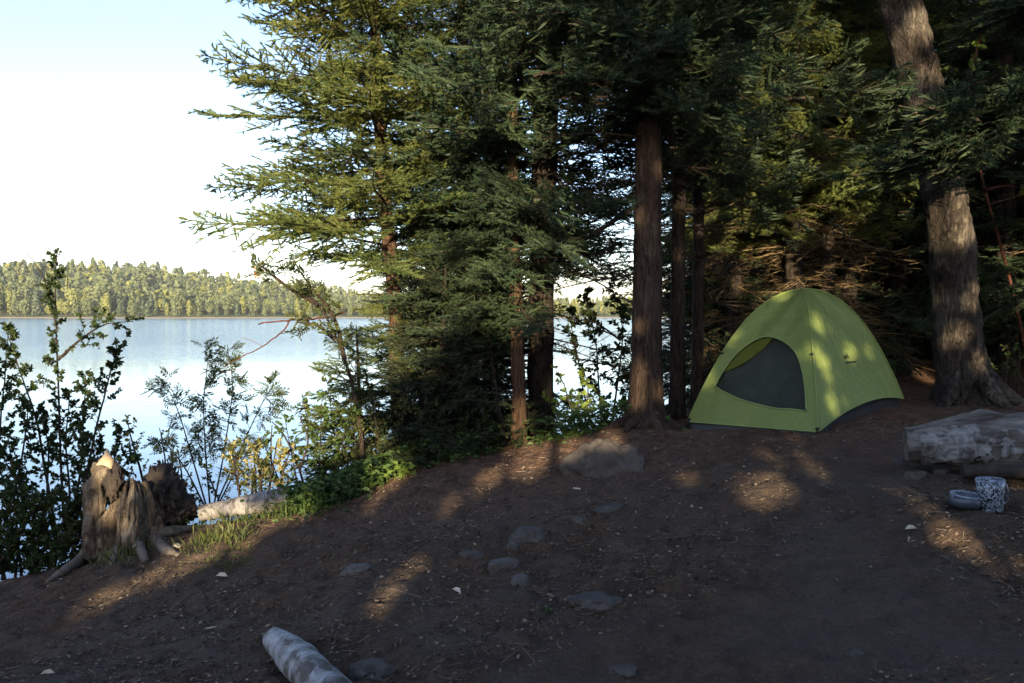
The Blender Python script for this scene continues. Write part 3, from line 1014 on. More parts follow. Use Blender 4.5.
# --- two thinner dark trunks behind it
dark_first = None
for (px, by, Yf, r, lab, sd) in [(677, 417, 7.8, .068, 'dark slim trunk close behind the reddish trunk beside the tent', 41),
                                 (697, 412, 8.4, .058, 'thinner dark trunk between the reddish trunk and the tent', 42)]:
    b = P(px, by, Yf); base = np.array([b[0], b[1], float(gz(b[0], b[1])) - .05])
    T = tree_root('spruce_tree', base, lab)
    pts = rel([base, P(px + 1, 300, Yf), P(px + 2, 150, Yf), P(px + 3, -60, Yf), P(px + 4, -400, Yf)], base)
    trunk_mesh(pts, [r * 1.15, r, r * .92, r * .8, .02], M['bark_dark'], T, 10, 30, .07, flare=.03)
    rng = np.random.default_rng(sd)
    pf = path_fn(spline(pts, 60))
    g = crown(rng, pf, 2.3, 7.0, 60, lambda t, a: 1.5 - .9 * t, elev=lambda t: -.08 + .1 * t)
    g.prune(base)
    g.build('crown', [M['twig'], M['needle_blue']], T)
    g = Geo()
    for k in range(16):
        place(g, DEAD[k % 4], pf(rng.uniform(.9, 2.6)), rng.uniform(0, 6.28), rng.uniform(-.2, .2), rng.uniform(-.6, .6), rng.uniform(.3, .75))
    g.build('dead_branches', [M['twig']], T)['label'] = 'bare dead lower branches'

# --- the old leaning birch at the right
Yf = 8.0
b = P(962, 408, Yf); base = np.array([b[0], b[1], float(gz(b[0], b[1])) - .06])
pts = rel([base, P(962, 375, Yf), P(955, 300, Yf), P(945, 200, Yf), P(922, 90, Yf), P(900, 0, Yf), P(868, -150, Yf), P(840, -330, Yf)], base)
OLD = tree_root('birch_tree', base, 'thick rough old trunk leaning left behind the log at right')
trunk_mesh(pts, [.26, .235, .212, .20, .195, .185, .165, .11], M['bark_birch'], OLD, 60, 220, .10, 9, 4, flare=.06)
g = Geo()
for (dx, dy, L) in [(.6, -.2, .3), (-.4, -.35, .25), (.15, -.5, .25)]:
    d = np.array([dx, dy]); d /= np.linalg.norm(d)
    q = [np.array([d[0] * t, d[1] * t, 0]) for t in (.15, .34, .34 + L * .5, .34 + L)]
    for kk, c in enumerate(q):
        c[2] = float(gz(base[0] + c[0], base[1] + c[1])) - base[2] + (.32, .12, .03, -.04)[kk]
    add_tube(g, spline(q, 10), np.linspace(.11, .03, 10), 9, rough=.12)
g.build('root_flare', [M['bark_birch']], OLD)
rng = np.random.default_rng(51)
pf = path_fn(spline(pts, 60))
g = Geo()
for k in range(60):
    z = rng.uniform(4.7, 6.6)
    place(g, SPRAY[k % 5], pf(z), rng.uniform(0, 6.28), rng.uniform(-.1, .3), rng.uniform(-.4, .4), rng.uniform(.5, .9))
g.build('crown', [M['twig'], M['needle_blue']], OLD)

# --- a spruce whose dark boughs hang across the right of the view
def hanging_spruce(px, Yf, by, specs, label, seed):
    b = P(px, by, Yf); base = np.array([b[0], b[1], float(gz(b[0], b[1])) - .05])
    T = tree_root('spruce_tree', base, label)
    pts = rel([base, P(px, 250, Yf), P(px, 0, Yf), P(px, -300, Yf)], base)
    trunk_mesh(pts, [.12, .10, .085, .05], M['bark_dark'], T, 10, 30, .07, flare=.04)
    rng = np.random.default_rng(seed)
    pf = path_fn(spline(pts, 60))
    g = Geo()
    for (z, a, e, L) in specs(rng):
        place(g, SPRAY[rng.integers(5)], pf(z), a, e, rng.uniform(-.3, .3), L / 1.7)
    g.prune(base)
    g.build('crown', [M['twig'], M['needle_blue']], T)
    return T


hanging_spruce(1075, 6.6, 420, lambda r: [(r.uniform(2.35, 2.75), math.pi + r.uniform(-.4, .35), r.uniform(-.12, .08), r.uniform(1.5, 2.3)) for _ in range(12)]
               + [(r.uniform(2.9, 5.5), r.uniform(-1.2, 1.8), r.uniform(-.05, .2), r.uniform(1.1, 1.9)) for _ in range(60)],
               'dark spruce at the right edge sweeping boughs across the leaning trunk', 61)
b = P(1007, 405, 9.6); base = np.array([b[0], b[1], float(gz(b[0], b[1])) - .05])
T = tree_root('spruce_tree', base, 'dark straight trunk in deep shade right of the leaning trunk')
pts = rel([base, P(1006, 250, 9.6), P(1004, 60, 9.6), P(1003, -200, 9.6)], base)
trunk_mesh(pts, [.13, .11, .095, .07], M['bark_dark'], T, 10, 30, .08, flare=.05)
pf = path_fn(spline(pts, 60)); rng = np.random.default_rng(66)
crown(rng, pf, 2.6, 6.5, 36, lambda t, a: 1.6 - .6 * t, elev=lambda t: 0).build('crown', [M['twig'], M['needle_blue']], T)

# --- the forest behind the tent: two unique spruces, then copies
def forest_tree(seed, nm, label, dead_low):
    T = tag(empty('spruce_tree'), label, 'tree', 'dark spruces filling the wood behind the tent')
    pts = [(0, 0, -.1), (.02, 0, 2.), (-.02, .03, 5), (0, 0, 9.5)]
    trunk_mesh(pts, [.12, .10, .07, .015], M['bark_dark'], T, 9, 24, .06, flare=.04)
    rng = np.random.default_rng(seed)
    pf = path_fn(spline(pts, 50))
    crown(rng, pf, .7 if not dead_low else 2.2, 9.2, 150 if not dead_low else 110, lambda t, a: 1.75 - 1.45 * t, elev=lambda t: -.08 + .2 * t).build('crown', [M['twig'], M['needle'] if dead_low else M['needle_blue']], T)  # sunlight put into the colour: yellower needles on the dead-branched spruce
    g = Geo()
    for k in range(80 if dead_low else 20):
        place(g, DEAD[k % 4], pf(rng.uniform(.6, 3.6)), rng.uniform(0, 6.28), rng.uniform(-.25, .15), rng.uniform(-.6, .6), rng.uniform(.5, 1.0))
    g.build('dead_branches', [M['dead']], T)
    return T


FA = forest_tree(71, 'a', 'dark bushy spruce in the deep shade of the wood behind the tent', False)
FB = forest_tree(72, 'b', 'spruce with brown dead lower branches in the wood behind the tent', True)
spots = [(462, 9.3, 0, .95), (828, 9.9, 1, .85), (700, 11.5, 0, 1), (750, 13.8, 0, 1.2), (1090, 9, 0, 1.0), (1120, 11, 0, 1.1), (820, 11.3, 0, 1), (960, 12.2, 0, 1.1), (795, 9.7, 1, 1.0), (850, 10.2, 1, 1.0), (735, 10.6, 1, .95), (900, 10.4, 0, 1.05), (1050, 10.6, 0, 1.0), (985, 11.4, 0, 1.15),
         (770, 12.2, 0, 1.1), (830, 12.6, 0, 1.15), (880, 12.8, 0, 1.2), (940, 13.2, 0, 1.2), (1000, 13.6, 0, 1.2), (1060, 13, 0, 1.2),
         (720, 13.2, 1, 1.1), (800, 15.0, 0, 1.3), (860, 15.5, 0, 1.3), (920, 15.8, 0, 1.35), (1030, 16, 0, 1.3), (760, 15.6, 1, 1.2)]
first = {0: FA, 1: FB}; used = set()
rng = np.random.default_rng(77)
for (px, Yf, k, s) in spots:
    x = (px - CX) / F_PX * Yf
    loc = on_ground(x, Yf); rz = rng.uniform(0, 6.28)
    if k not in used:
        used.add(k); first[k].location = [float(c) for c in loc]; first[k].rotation_euler = (0, 0, rz); first[k].scale = (s,) * 3
    else:
        copy_tree(first[k], loc, rz, s)

# ------------------------------------------------------------------ unseen trees behind the viewer, crowns shaped to shade and dapple the camp
def shade_tree(x, y, h, r, n, seed):
    rng = np.random.default_rng(seed)
    z0 = float(gz(x, y, False))
    base = np.array([x, y, z0])
    t = rng.random(n) ** .75
    zz = .25 + (h - .25) * t
    rad = (r * (1 - (zz / h) ** 1.6) + .1) * np.sqrt(rng.random(n))
    a = rng.random(n) * 2 * np.pi
    c = base + np.stack([rad * np.cos(a), rad * np.sin(a), zz], -1)
    rel_ = c[:, None, :] - TP[None]
    along = rel_ @ TO_SUN
    dist = np.linalg.norm(rel_ - along[..., None] * TO_SUN, axis=-1)
    keep = ~((dist < TR[None] + .07) & (along > 0)).any(1)
    c, a = c[keep], a[keep]; n = len(c)
    out = np.stack([np.cos(a), np.sin(a), -.15 + 0 * a], -1)
    d = norm(out + rng.normal(size=(n, 3)) * .35)
    s = norm(np.cross(d, np.array([0, 0, 1.]) + rng.normal(size=(n, 3)) * .6))
    ln = (.16 + .16 * rng.random(n))[:, None]; wd = ln * .3
    v = np.stack([c - d * ln * .5, c + s * wd * .6, c + d * ln * .7, c - s * wd * .6], 1).reshape(-1, 3)
    T = tag(empty('spruce_tree', base), 'unseen spruce behind the viewpoint, crown shaped to shade and dapple the camp', 'tree', 'spruces behind the viewpoint')
    g = Geo(); g.add(v - base, np.arange(4 * n).reshape(-1, 4)); g.build('crown', [M['needle']], T)
    trunk_mesh([(0, 0, -.1), (0, 0, h * .5), (0, 0, h * .95)], [.06, .045, .01], M['bark_dark'], T, 8, 8, 0)


k = 0
for (yy, off) in ((-4.9, 0), (-6.7, .8), (-8.7, .3)):
    shift = (yy - 7) * SUN_TAN
    for x in np.arange(.55, 9.5, 1.5):
        shade_tree(x + shift + off + rng.uniform(-.2, .2), yy + rng.uniform(-.5, .5), rng.uniform(8.6, 9.8), 1.45, 9500, 500 + k); k += 1
    for x in np.arange(-8.4, .4, 1.4):
        shade_tree(x + shift + off * .8, yy + rng.uniform(-.4, .4), rng.uniform(3.7, 4.2), 1.25, 5200, 600 + k); k += 1


# ------------------------------------------------------------------ tent
A, B, C = P(688, 426, 7.0), P(818, 433, 6.2), P(903, 404, 7.6)
A[2] = B[2] = 0
ex = B - A; wid = np.linalg.norm(ex[:2]); ex = ex / wid; ex[2] = 0
en = np.array([ex[1], -ex[0], 0.])                    # outward normal of the front face
dep = 1.95
ctr = (A + B) / 2 - en * dep / 2; ctr[2] = 0
zA = float(gz(A[0], A[1])); zB = float(gz(B[0], B[1]))
zc = [float(gz(*(ctr + ex * sx * wid / 2 + en * sy * dep / 2)[:2], False)) for sx in (-1, 1) for sy in (-1, 1)]
base = np.array([ctr[0], ctr[1], np.mean(zc)])
# ground plane under the tent
pl = np.array([[sx, sy] for sx in (-1, 1) for sy in (-1, 1)], float)
sl_x = (zc[2] + zc[3] - zc[0] - zc[1]) / 4; sl_y = (zc[1] + zc[3] - zc[0] - zc[2]) / 4
TENT = tag(empty('tent', base), 'green dome tent with an arched mesh door pitched beneath the trees', 'tent')
HT = 1.10


def tent_pt(a, b, lift=.035, off=0.0):
    """a, b in [-1, 1] across and towards the front; returns local xyz of the fly surface."""
    a, b = np.asarray(a, float), np.asarray(b, float)
    m = np.maximum(abs(a), abs(b))
    lat = np.where(abs(a) > abs(b), b, a) / np.maximum(m, 1e-6)
    z = HT * (1 - m ** 2.15)
    sag = (.036 + .010 * np.sin(lat * 7 + m * 9) + .016 * fbm(np.stack([a * 3.1 + 5, b * 3.1, m * 2], -1), 3, 61)) * (1 - lat ** 2) * np.sin(np.pi * np.clip(m, 0, 1)) - off
    # rounded shoulder near the crossing
    na, nb = a * wid / 2, b * dep / 2
    sa = np.where(abs(a) > abs(b), np.sign(a), 0); sb = np.where(abs(a) > abs(b), 0, np.sign(b))
    x = na - sa * sag; y = nb - sb * sag
    zz = z - sag * .5 * (m < .5) + lift + sl_x * a + sl_y * b
    # the side hems are pulled up in an arch
    side = (abs(a) > abs(b)) * 1.0
    return ex * x[..., None] + en * y[..., None] + np.stack([0 * zz, 0 * zz, zz + side * .10 * (1 - lat ** 2) * np.clip((m - .75) / .25, 0, 1) ** 1.5], -1)


def front(u, m, off=0.0):
    return tent_pt(u * 1.0, m, off=off)


# door outline from the photograph -> face coordinates (a, m)
ga, gm = np.meshgrid(np.linspace(-1, 1, 241), np.linspace(.05, 1, 241))
okm = abs(ga) <= gm
cand = np.stack([ga[okm], gm[okm]], -1)
cp2 = proj(tent_pt(cand[:, 0], cand[:, 1]) + base)


def face_uv(px, py):
    return cand[np.argmin(((cp2 - np.array([px, py])) ** 2).sum(1))]


outline_px = [(715, 386), (723.5, 370), (737, 353), (753, 341), (768, 336.5), (783, 341), (796, 352.6), (802.5, 369), (805, 387), (806.5, 411), (790, 409.5), (774, 407.6), (745.6, 401), (728, 393.5)]
oc = np.array([face_uv(*q) for q in outline_px])
door = spline(np.vstack([oc[:10]]), 44)
door2 = spline(np.vstack([oc[9:], oc[:1]]), 18)
door = np.vstack([door, door2[1:-1]])


def in_poly(q, poly):
    x, y = q[..., 0], q[..., 1]; inside = np.zeros(x.shape, bool)
    j = len(poly) - 1
    for i_ in range(len(poly)):
        xi, yi = poly[i_]; xj, yj = poly[j]
        c_ = ((yi > y) != (yj > y)) & (x < (xj - xi) * (y - yi) / (yj - yi + 1e-12) + xi)
        inside ^= c_; j = i_
    return inside


def cdt(points, edges):
    r = mgeo.delaunay_2d_cdt([Vector((float(p[0]), float(p[1]))) for p in points], edges, [], 0, 1e-5)
    vv = np.array([[p.x, p.y] for p in r[0]]); ff = np.array([list(f) for f in r[2]])
    return vv, ff


bound = []
N = 30
for t in np.linspace(0, 1, N, endpoint=False): bound.append((-1 + 2 * t, 1.0))
for t in np.linspace(0, 1, N, endpoint=False): bound.append((1 - t * .998, 1 - t * .998))
for t in np.linspace(0, 1, N, endpoint=False): bound.append((-.002 - t * .998, .002 + t * .998))
bound = np.array(bound); bound[:, 0] = np.clip(bound[:, 0], -bound[:, 1], bound[:, 1])
nb = len(bound); nd = len(door)
ii, jj = np.meshgrid(np.linspace(-1, 1, 45), np.linspace(.03, .985, 34))
inner = np.stack([ii.ravel() * jj.ravel() * .97, jj.ravel()], -1)
dd = np.linalg.norm(inner[:, None] - door[None], axis=-1).min(1)
inner = inner[dd > .025]
pts2 = np.vstack([bound, door, inner])
edges = [(q, (q + 1) % nb) for q in range(nb)] + [(nb + q, nb + (q + 1) % nd) for q in range(nd)]
vv, ff = cdt(pts2, edges)
cen = vv[ff].mean(1)
keep = ~in_poly(cen, door) & (abs(cen[:, 0]) <= cen[:, 1] + 1e-4)
g = Geo()
g.add(tent_pt(vv[:, 0], vv[:, 1]), ff[keep], 0, True)
for face in ('right', 'left', 'back'):
    n1, n2 = 26, 30
    lat, mm = np.meshgrid(np.linspace(-1, 1, n1), np.linspace(.002, 1, n2))
    if face == 'right': a_, b_ = mm, lat * mm * .9999
    elif face == 'left': a_, b_ = -mm, lat * mm * .9999
    else: a_, b_ = lat * mm, -mm
    q = tent_pt(a_.ravel(), b_.ravel())
    i = np.arange(n2 - 1)[:, None] * n1; j = np.arange(n1 - 1)[None]
    f = np.stack([i + j, i + j + 1, i + n1 + j + 1, i + n1 + j], -1).reshape(-1, 4)
    g.add(q, f, 0, True)
FLY = g.build('fly_sheet', [M['tent']], TENT)
# mesh door panel, set a little behind the opening, and the rolled lining at its upper left
grid_d = np.stack(np.meshgrid(np.linspace(-1, 1, 81), np.linspace(.1, 1, 81)), -1).reshape(-1, 2)
big = door.mean(0) + (door - door.mean(0)) * 1.06
ins = grid_d[in_poly(grid_d, big)]
vv, ff = cdt(np.vstack([big, ins]), [(q, (q + 1) % len(big)) for q in range(len(big))])
cen = vv[ff].mean(1)
ff = ff[in_poly(cen, big)]
wr = .020 * fbm(np.stack([vv[:, 0] * 3, vv[:, 1] * 9, 0 * vv[:, 0]], -1), 3, 3) + .007 * np.sin(vv[:, 1] * 42 + 3 * vv[:, 0])
g = Geo()
q = tent_pt(vv[:, 0], vv[:, 1], off=0.0) - en * (.045 + wr)[:, None]
g.add(q, ff, 0, True); DOOR = g.build('door_mesh', [M['tent_mesh']], TENT)
fl_px = [(722, 373), (729, 360), (741, 348), (754, 339.5), (768, 335.5), (772, 338), (763, 348), (752, 357.5), (739, 365), (728, 370.5)]
fl = np.array([face_uv(*q) for q in fl_px])
vv, ff = cdt(fl, [(q, (q + 1) % len(fl)) for q in range(len(fl))])
ff = ff[in_poly(vv[ff].mean(1), fl)]
g = Geo(); g.add(tent_pt(vv[:, 0], vv[:, 1]) - en * .022, ff, 0, True)
g.build('rolled_flap', [M['tent_flap']], DOOR)
# zip tape round the opening, pole sleeves along the ridges, hem
g = Geo()
loop = tent_pt(door[:, 0], door[:, 1]) + en * .004
add_tube(g, np.vstack([loop, loop[:2]]), .0075, 5, cap=False); g.build('door_trim', [M['tent_trim']], DOOR)
for (sa, sb) in ((1, 1), (-1, 1), (1, -1), (-1, -1)):
    t = np.linspace(.004, 1, 34)
    g = Geo(); add_tube(g, tent_pt(t * sa, t * sb * .9999) + (ex * sa + en * sb) * .002, .010, 6); g.build('pole_sleeve', [M['tent']], TENT)
g = Geo()
t = np.linspace(-1, 1, 30)
add_tube(g, tent_pt(t, 0 * t + 1) + en * .003, .006, 5, cap=False)
add_tube(g, tent_pt(0 * t + 1, t * .9999) + ex * .003, .006, 5, cap=False)
g.build('hem', [M['tent_trim']], FLY)
# bathtub floor and dark inner tent below the fly
def shell(scale, z0, z1, taper):
    g = Geo(); ring = []
    n = 12
    per = [(-1 + 2 * k / n, 1) for k in range(n)] + [(1, 1 - 2 * k / n) for k in range(n)] + [(1 - 2 * k / n, -1) for k in range(n)] + [(-1, -1 + 2 * k / n) for k in range(n)]
    for (z, s) in ((z0, scale), ((z0 + z1) / 2, scale * (1 + taper) / 2), (z1, scale * taper)):
        for (u, v_) in per:
            ring.append(ex * u * s * wid / 2 + en * v_ * s * dep / 2 + np.array([0, 0, z + sl_x * u + sl_y * v_]))
    m_ = len(per)
    f = [[r_ * m_ + k, r_ * m_ + (k + 1) % m_, (r_ + 1) * m_ + (k + 1) % m_, (r_ + 1) * m_ + k] for r_ in range(2) for k in range(m_)]
    g.add(np.array(ring), np.array(f), 0, True)
    return g


shell(.965, -.03, .075, .97).build('tub_floor', [M['tent_inner']], TENT)
shell(.93, .0, .2, .88).build('inner_tent', [M['tent_inner']], TENT)
g = Geo(); u_ = np.linspace(-.97, .97, 24)
lo_ = ex * (u_ * wid / 2)[:, None] + en * (dep / 2 * .985) + np.stack([0 * u_, 0 * u_, -.03 + sl_x * u_ + sl_y], -1)
hi_ = lo_ - en * .012 + np.array([0, 0, .085])
k_ = np.arange(23)[:, None]
g.add(np.vstack([lo_, hi_]), k_ + np.array([0, 1, 25, 24]), 0, True); g.build('front_skirt', [M['tent_floor']], TENT)
for (a_, b_, nrm) in ((1.0, .70, en), (-.70, .70, en)):
    a_ = .70 if a_ > 0 else a_
    c_ = tent_pt(np.array([a_]), np.array([b_ * .9999]))[0]
    g = Geo(); add_tube(g, spline([c_ - ex * .012 + nrm * .004, c_ + nrm * .03 + np.array([0, 0, -.012]), c_ + ex * .012 + nrm * .004], 8), .0032, 5)
    add_tube(g, [c_ + nrm * .028 - ex * .016 + np.array([0, 0, -.012]), c_ + nrm * .028 + ex * .016 + np.array([0, 0, -.012])], .005, 5); g.build('guy_loop', [M['black']], TENT)
# webbing tabs at the near corner, small maker's mark on the side
g = Geo()
for (a_, b_) in ((1, 1), (-1, 1)):
    c_ = tent_pt(np.array([a_ * 1.0]), np.array([b_ * .9999]))[0]
    d = ex * a_ * .5 + en * b_ * .5
    add_tube(g, [c_ - d * .02 + np.array([0, 0, .03]), c_ + np.array([0, 0, -.01]), c_ + d * .03 + np.array([0, 0, -.05])], [.016, .014, .012], 6)
g.build('corner_webbing', [M['black']], TENT)
ga2 = np.stack(np.meshgrid(np.linspace(.05, 1, 241), np.linspace(-1, 1, 201)), -1).reshape(-1, 2)
sq = proj(tent_pt(ga2[:, 0], ga2[:, 1] * ga2[:, 0] * .999) + base)


def side_pt(px, py):
    k_ = np.argmin(((sq - np.array([px, py])) ** 2).sum(1))
    q_ = ga2[k_]
    return tent_pt(np.array([q_[0]]), np.array([q_[1] * q_[0] * .999]))[0] + ex * .006 + np.array([0, 0, .003])


g = Geo()
for quad in ([(845, 362.3), (851, 361.3), (856, 361.6), (856, 363), (851, 362.8), (845, 363.8)], [(845.5, 352.5), (847.3, 356), (848.6, 358.5), (846.8, 358.2)], [(843.5, 356.5), (845, 355.5), (846, 358.8), (844.5, 358.8)]):
    q = np.array([side_pt(*s_) for s_ in quad])
    if len(q) == 6: g.add(q, [[0, 1, 4, 5], [1, 2, 3, 4]])
    else: g.add(q, [[0, 1, 2, 3]])
g.build('printed_mark', [M['black']], FLY)


# ------------------------------------------------------------------ rocks
def ico(sub=3):
    import bmesh
    bm = bmesh.new(); bmesh.ops.create_icosphere(bm, subdivisions=sub, radius=1)
    bm.verts.ensure_lookup_table()
    v = np.array([v_.co[:] for v_ in bm.verts]); f = np.array([[q.index for q in f_.verts] for f_ in bm.faces])
    bm.free(); return v, f


ICO4, ICO3 = ico(5), ico(4)


def rock(px, py, wpx, hgt, label, mt, seed, flat=.6, depth_ratio=.7, rz=0., block=0., sink=.35, name='rock'):
    c = hit(px, py)
    w_ = wpx / F_PX * c[1] / 2
    v, f = (ICO4 if wpx > 60 else ICO3)
    v = v.copy()
    if block:
        v = np.sign(v) * np.abs(v) ** (1 - block); v = v / np.abs(v).max()
    v = v * (1 + .27 * fbm(v * 1.2 + seed, 3, seed)[:, None] - .16 * np.abs(fbm(v * 2.2 + seed, 3, seed + 9))[:, None] + .06 * fbm(v * 5 + seed, 4, seed + 3, .6)[:, None])
    hgt = hgt * 1.5; flat = flat + .25
    v = v * np.array([w_, w_ * depth_ratio, hgt])
    v[:, 2] = np.where(v[:, 2] > hgt * flat, hgt * flat + (v[:, 2] - hgt * flat) * .3, v[:, 2])
    ca, sa = math.cos(rz), math.sin(rz)
    v = np.stack([v[:, 0] * ca - v[:, 1] * sa, v[:, 0] * sa + v[:, 1] * ca, v[:, 2]], -1)
    g = Geo(); g.add(v, f, 0, True)
    o = g.build(name, [mt])
    o.location = (float(c[0]), float(c[1]), float(gz(c[0], c[1])) - hgt * .22)
    return tag(o, label, 'rock' if name == 'rock' else name)


rock(606, 466, 84, .19, 'large smooth brown boulder bulging from the soil left of the tent', M['boulder'], 3, .7, .55, name='boulder')
rock(530, 538, 46, .075, 'grey rounded stone beyond the flat square slab', M['rock'], 5, .5, .7)
rock(511, 549, 16, .045, 'small grey pebble touching the rounded stone above the slab', M['rock'], 6)
rock(501, 568, 30, .045, 'flat pale square slab in the middle of the trodden soil', M['rock_pale'], 7, .5, .55, .5, .72)
rock(519, 584, 20, .05, 'small round grey stone just below the flat pale slab', M['rock_pale'], 8)
rock(471, 558, 24, .04, 'low grey stone left of the flat pale slab', M['rock'], 9, .5)
rock(358, 571, 34, .045, 'pale stone alone in the soil between slab and stump', M['rock_pale'], 10, .5, .6)
rock(596, 604, 66, .05, 'long flat stone nearly buried in the bare foreground soil', M['rock'], 11, .4, .5)
rock(612, 510, 42, .03, 'thin low stone ridge showing below the boulder', M['rock'], 12, .5, .4, .35)
rock(580, 523, 16, .03, 'tiny grey stone left of the thin stone ridge', M['rock'], 13)
rock(372, 671, 50, .05, 'low grey stone beside the birch log at the bottom', M['rock'], 14, .5, .5)
rock(915, 478, 22, .045, 'reddish stone at the near end of the fallen log', M['boulder'], 15)
rock(942, 474, 16, .035, 'tan stone in front of the dark lower log', M['boulder'], 16)
rock(625, 672, 30, .02, 'small flat stone at the bottom edge of bare soil', M['rock'], 17, .4)
rock(898, 462, 12, .03, 'small stone left of the fallen log end', M['rock'], 19)
rock(856, 655, 18, .02, 'little flat stone alone at the lower right foreground', M['rock'], 20, .4)


def chip(px, py, lpx, ang, label, seed, w=.3, name='wood_chip'):
    c = hit(px, py); L = lpx / F_PX * c[1]
    rng_ = np.random.default_rng(seed)
    v, f = ico(2)
    v = np.sign(v) * np.abs(v) ** .5; v = v / np.abs(v).max()
    v = v * np.array([L / 2, L / 2 * w, L * .09]) * (1 + .18 * fbm(v * 1.5 + seed, 2, seed))[:, None]
    v[:, 1] *= 1 - .5 * np.clip(v[:, 0] / (L / 2), -1, 1)
    g = Geo(); g.add(v, f); o = g.build(name, [M['chip']])
    o.location = (float(c[0]), float(c[1]), float(gz(c[0], c[1])) + L * .05); o.rotation_euler = (rng_.uniform(-.2, .2), rng_.uniform(-.15, .15), ang)
    return tag(o, label, 'wood chip')


chip(179, 548, 16, -.5, 'pale split wood chip lying right of the stump roots', 1)
chip(577, 489, 9, -.7, 'small white wood chip below the boulder', 2)
chip(210, 629, 12, .3, 'pale wood chip left of the bottom birch log', 3, .25)

# ------------------------------------------------------------------ logs
def log(name, label, P0, P1, r, wood, seed, rough=.10, sides=40, n=70, rad=None, cap_mat=None):
    P0, P1 = np.asarray(P0, float), np.asarray(P1, float)
    L = np.linalg.norm(P1 - P0)
    d = (P1 - P0) / L
    T = tag(empty(name, P0), label, 'log')
    T.rotation_euler = Vector(d).to_track_quat('X', 'Z').to_euler()
    x = np.linspace(0, L, n); pts = np.stack([x, .015 * np.sin(x * 2.1 + seed), .01 * np.sin(x * 3.3 + seed)], -1)
    g = Geo()
    v, f, e = tube(pts, np.full(n, r) if rad is None else np.interp(x / L, np.linspace(0, 1, len(rad)), rad), sides, True, rough, 5.0, seed)
    n0 = g.n
    g.add(v, f, 0, True)
    g.f.append(e); g.m.append(np.full(len(e), 1, np.int32)); g.smooth.append(np.full(len(e), False))
    g.build('wood', [wood, cap_mat or wood], T)
    return T, pts, L


# big fallen log at right
p0, p1 = P(905, 443, 5.35), P(1110, 440, 5.0)
r_ = .195
T, pts, L = log('fallen_log', 'large weathered grey log with peeling white bark at right', p0, p1, r_, M['logwood'], 4, .21, 96, 220,
                [.115, .165, .185, .195, .2, .2])
# peeling sheets of birch bark round its near side
n1, n2 = 380, 110
u, a_ = np.meshgrid(np.linspace(.07, L, n1), np.linspace(R(-50), R(52), n2))
rr = .209 + .012 * fbm(np.stack([u * 7, a_ * 4, 0 * u], -1), 3, 8)
dirY, dirZ = -np.cos(a_), np.sin(a_)
rr = np.where(u < .35, rr - (.35 - u) * .16, rr)
vB = np.stack([u, rr * dirY, rr * dirZ], -1).reshape(-1, 3)
mask = fbm(np.stack([u * 3.6 + 3, a_ * 1.6, 0 * u], -1), 4, 12) + .46 - 1.45 * np.abs(a_ - .02) ** 2 + .32 * fbm(np.stack([u * 16, a_ * 2.6, 0 * u], -1), 2, 14) + .10 * fbm(np.stack([u * 48, a_ * 9, 0 * u], -1), 2, 15)
i = np.arange(n2 - 1)[:, None] * n1; j = np.arange(n1 - 1)[None]
f = np.stack([i + j, i + j + 1, i + n1 + j + 1, i + n1 + j], -1).reshape(-1, 4)
f = f[(mask.ravel()[f] > 0).all(1)]
g = Geo(); g.add(vB, f, 0, True); g.build('birch_bark', [M['birch']], T)['label'] = 'peeling whitish birch bark'
# darker log beneath it
log('fallen_log', 'thin blackish log lying beneath the large weathered log', P(962, 472, 5.0), P(1100, 469, 4.85), .045, M['wood_dark'], 9, .1, 24, 50)
# birch log at the bottom of the frame
q0 = hit(281, 672); q0[2] = float(gz(q0[0], q0[1])) + .10
q1 = hit(360, 720); q1[2] = float(gz(q1[0], q1[1])) + .085
q0 = P(275, 648, 3.95); q0[2] = float(gz(q0[0], q0[1])) + .06
q1 = P(356, 745, 3.05); q1[2] = float(gz(q1[0], q1[1])) + .05
T, pts, L = log('birch_log', 'white birch log half out of frame at the bottom', q0, q1, .098, M['birch_dirty'], 6, .08, 48, 90, [.055, .08, .088, .09, .09, .09])
# short birch log behind the stump
q0 = P(291, 499, 6.3); q1 = P(200, 512, 6.2)
for q in (q0, q1): q[2] = max(q[2], float(gz(q[0], q[1])) + .055)
T, pts, L = log('birch_log', 'short silvery birch log with a dark cut end beside the stump', q0, q1, .075, M['birch'], 8, .04, 22, 40, [.095, .085, .07, .062], M['cut_end'])

# ------------------------------------------------------------------ stump
c0 = P(128, 548, 6.0)
base = np.array([c0[0], c0[1], float(gz(c0[0], c0[1])) - .02])
ST = tag(empty('stump', base), 'broken weathered tree stump with spreading roots above the water', 'stump')
S = 6.0 / F_PX                                     # metres per photograph pixel there
nth, nz = 240, 110
th, zz = np.meshgrid(np.linspace(0, 2 * np.pi, nth, endpoint=False), np.linspace(0, 1, nz))
# height of the broken rim by direction (0 = right, pi = left, 3pi/2 = towards the viewer)
ctrl_t = np.array([0, .5, 1.2, 1.9, 2.6, 3.1, 3.6, 4.2, 4.7, 5.2, 5.8, 6.2832]); ctrl_h = np.array([84, 78, 84, 88, 78, 66, 60, 70, 84, 92, 90, 84.]) * S
H = np.interp(th, ctrl_t, ctrl_h) + .05 * fbm(np.stack([np.cos(th) * 3.4, np.sin(th) * 3.4, 0 * th], -1), 4, 4) + .045 * fbm(np.stack([np.cos(th) * 14, np.sin(th) * 14, 0 * th], -1), 3, 6, .7)
prof = np.interp(zz, [0, .12, .3, .6, .85, .95, 1], [45, 39, 35, 33, 28, 21, 14]) * S
flut = 1 + .16 * np.sin(th * 5 + 1.3) * (1 - zz) ** .8 + .06 * np.sin(th * 9 + zz * 2)
q3 = np.stack([np.cos(th) * 2.2, np.sin(th) * 2.2, zz * 2.0], -1)
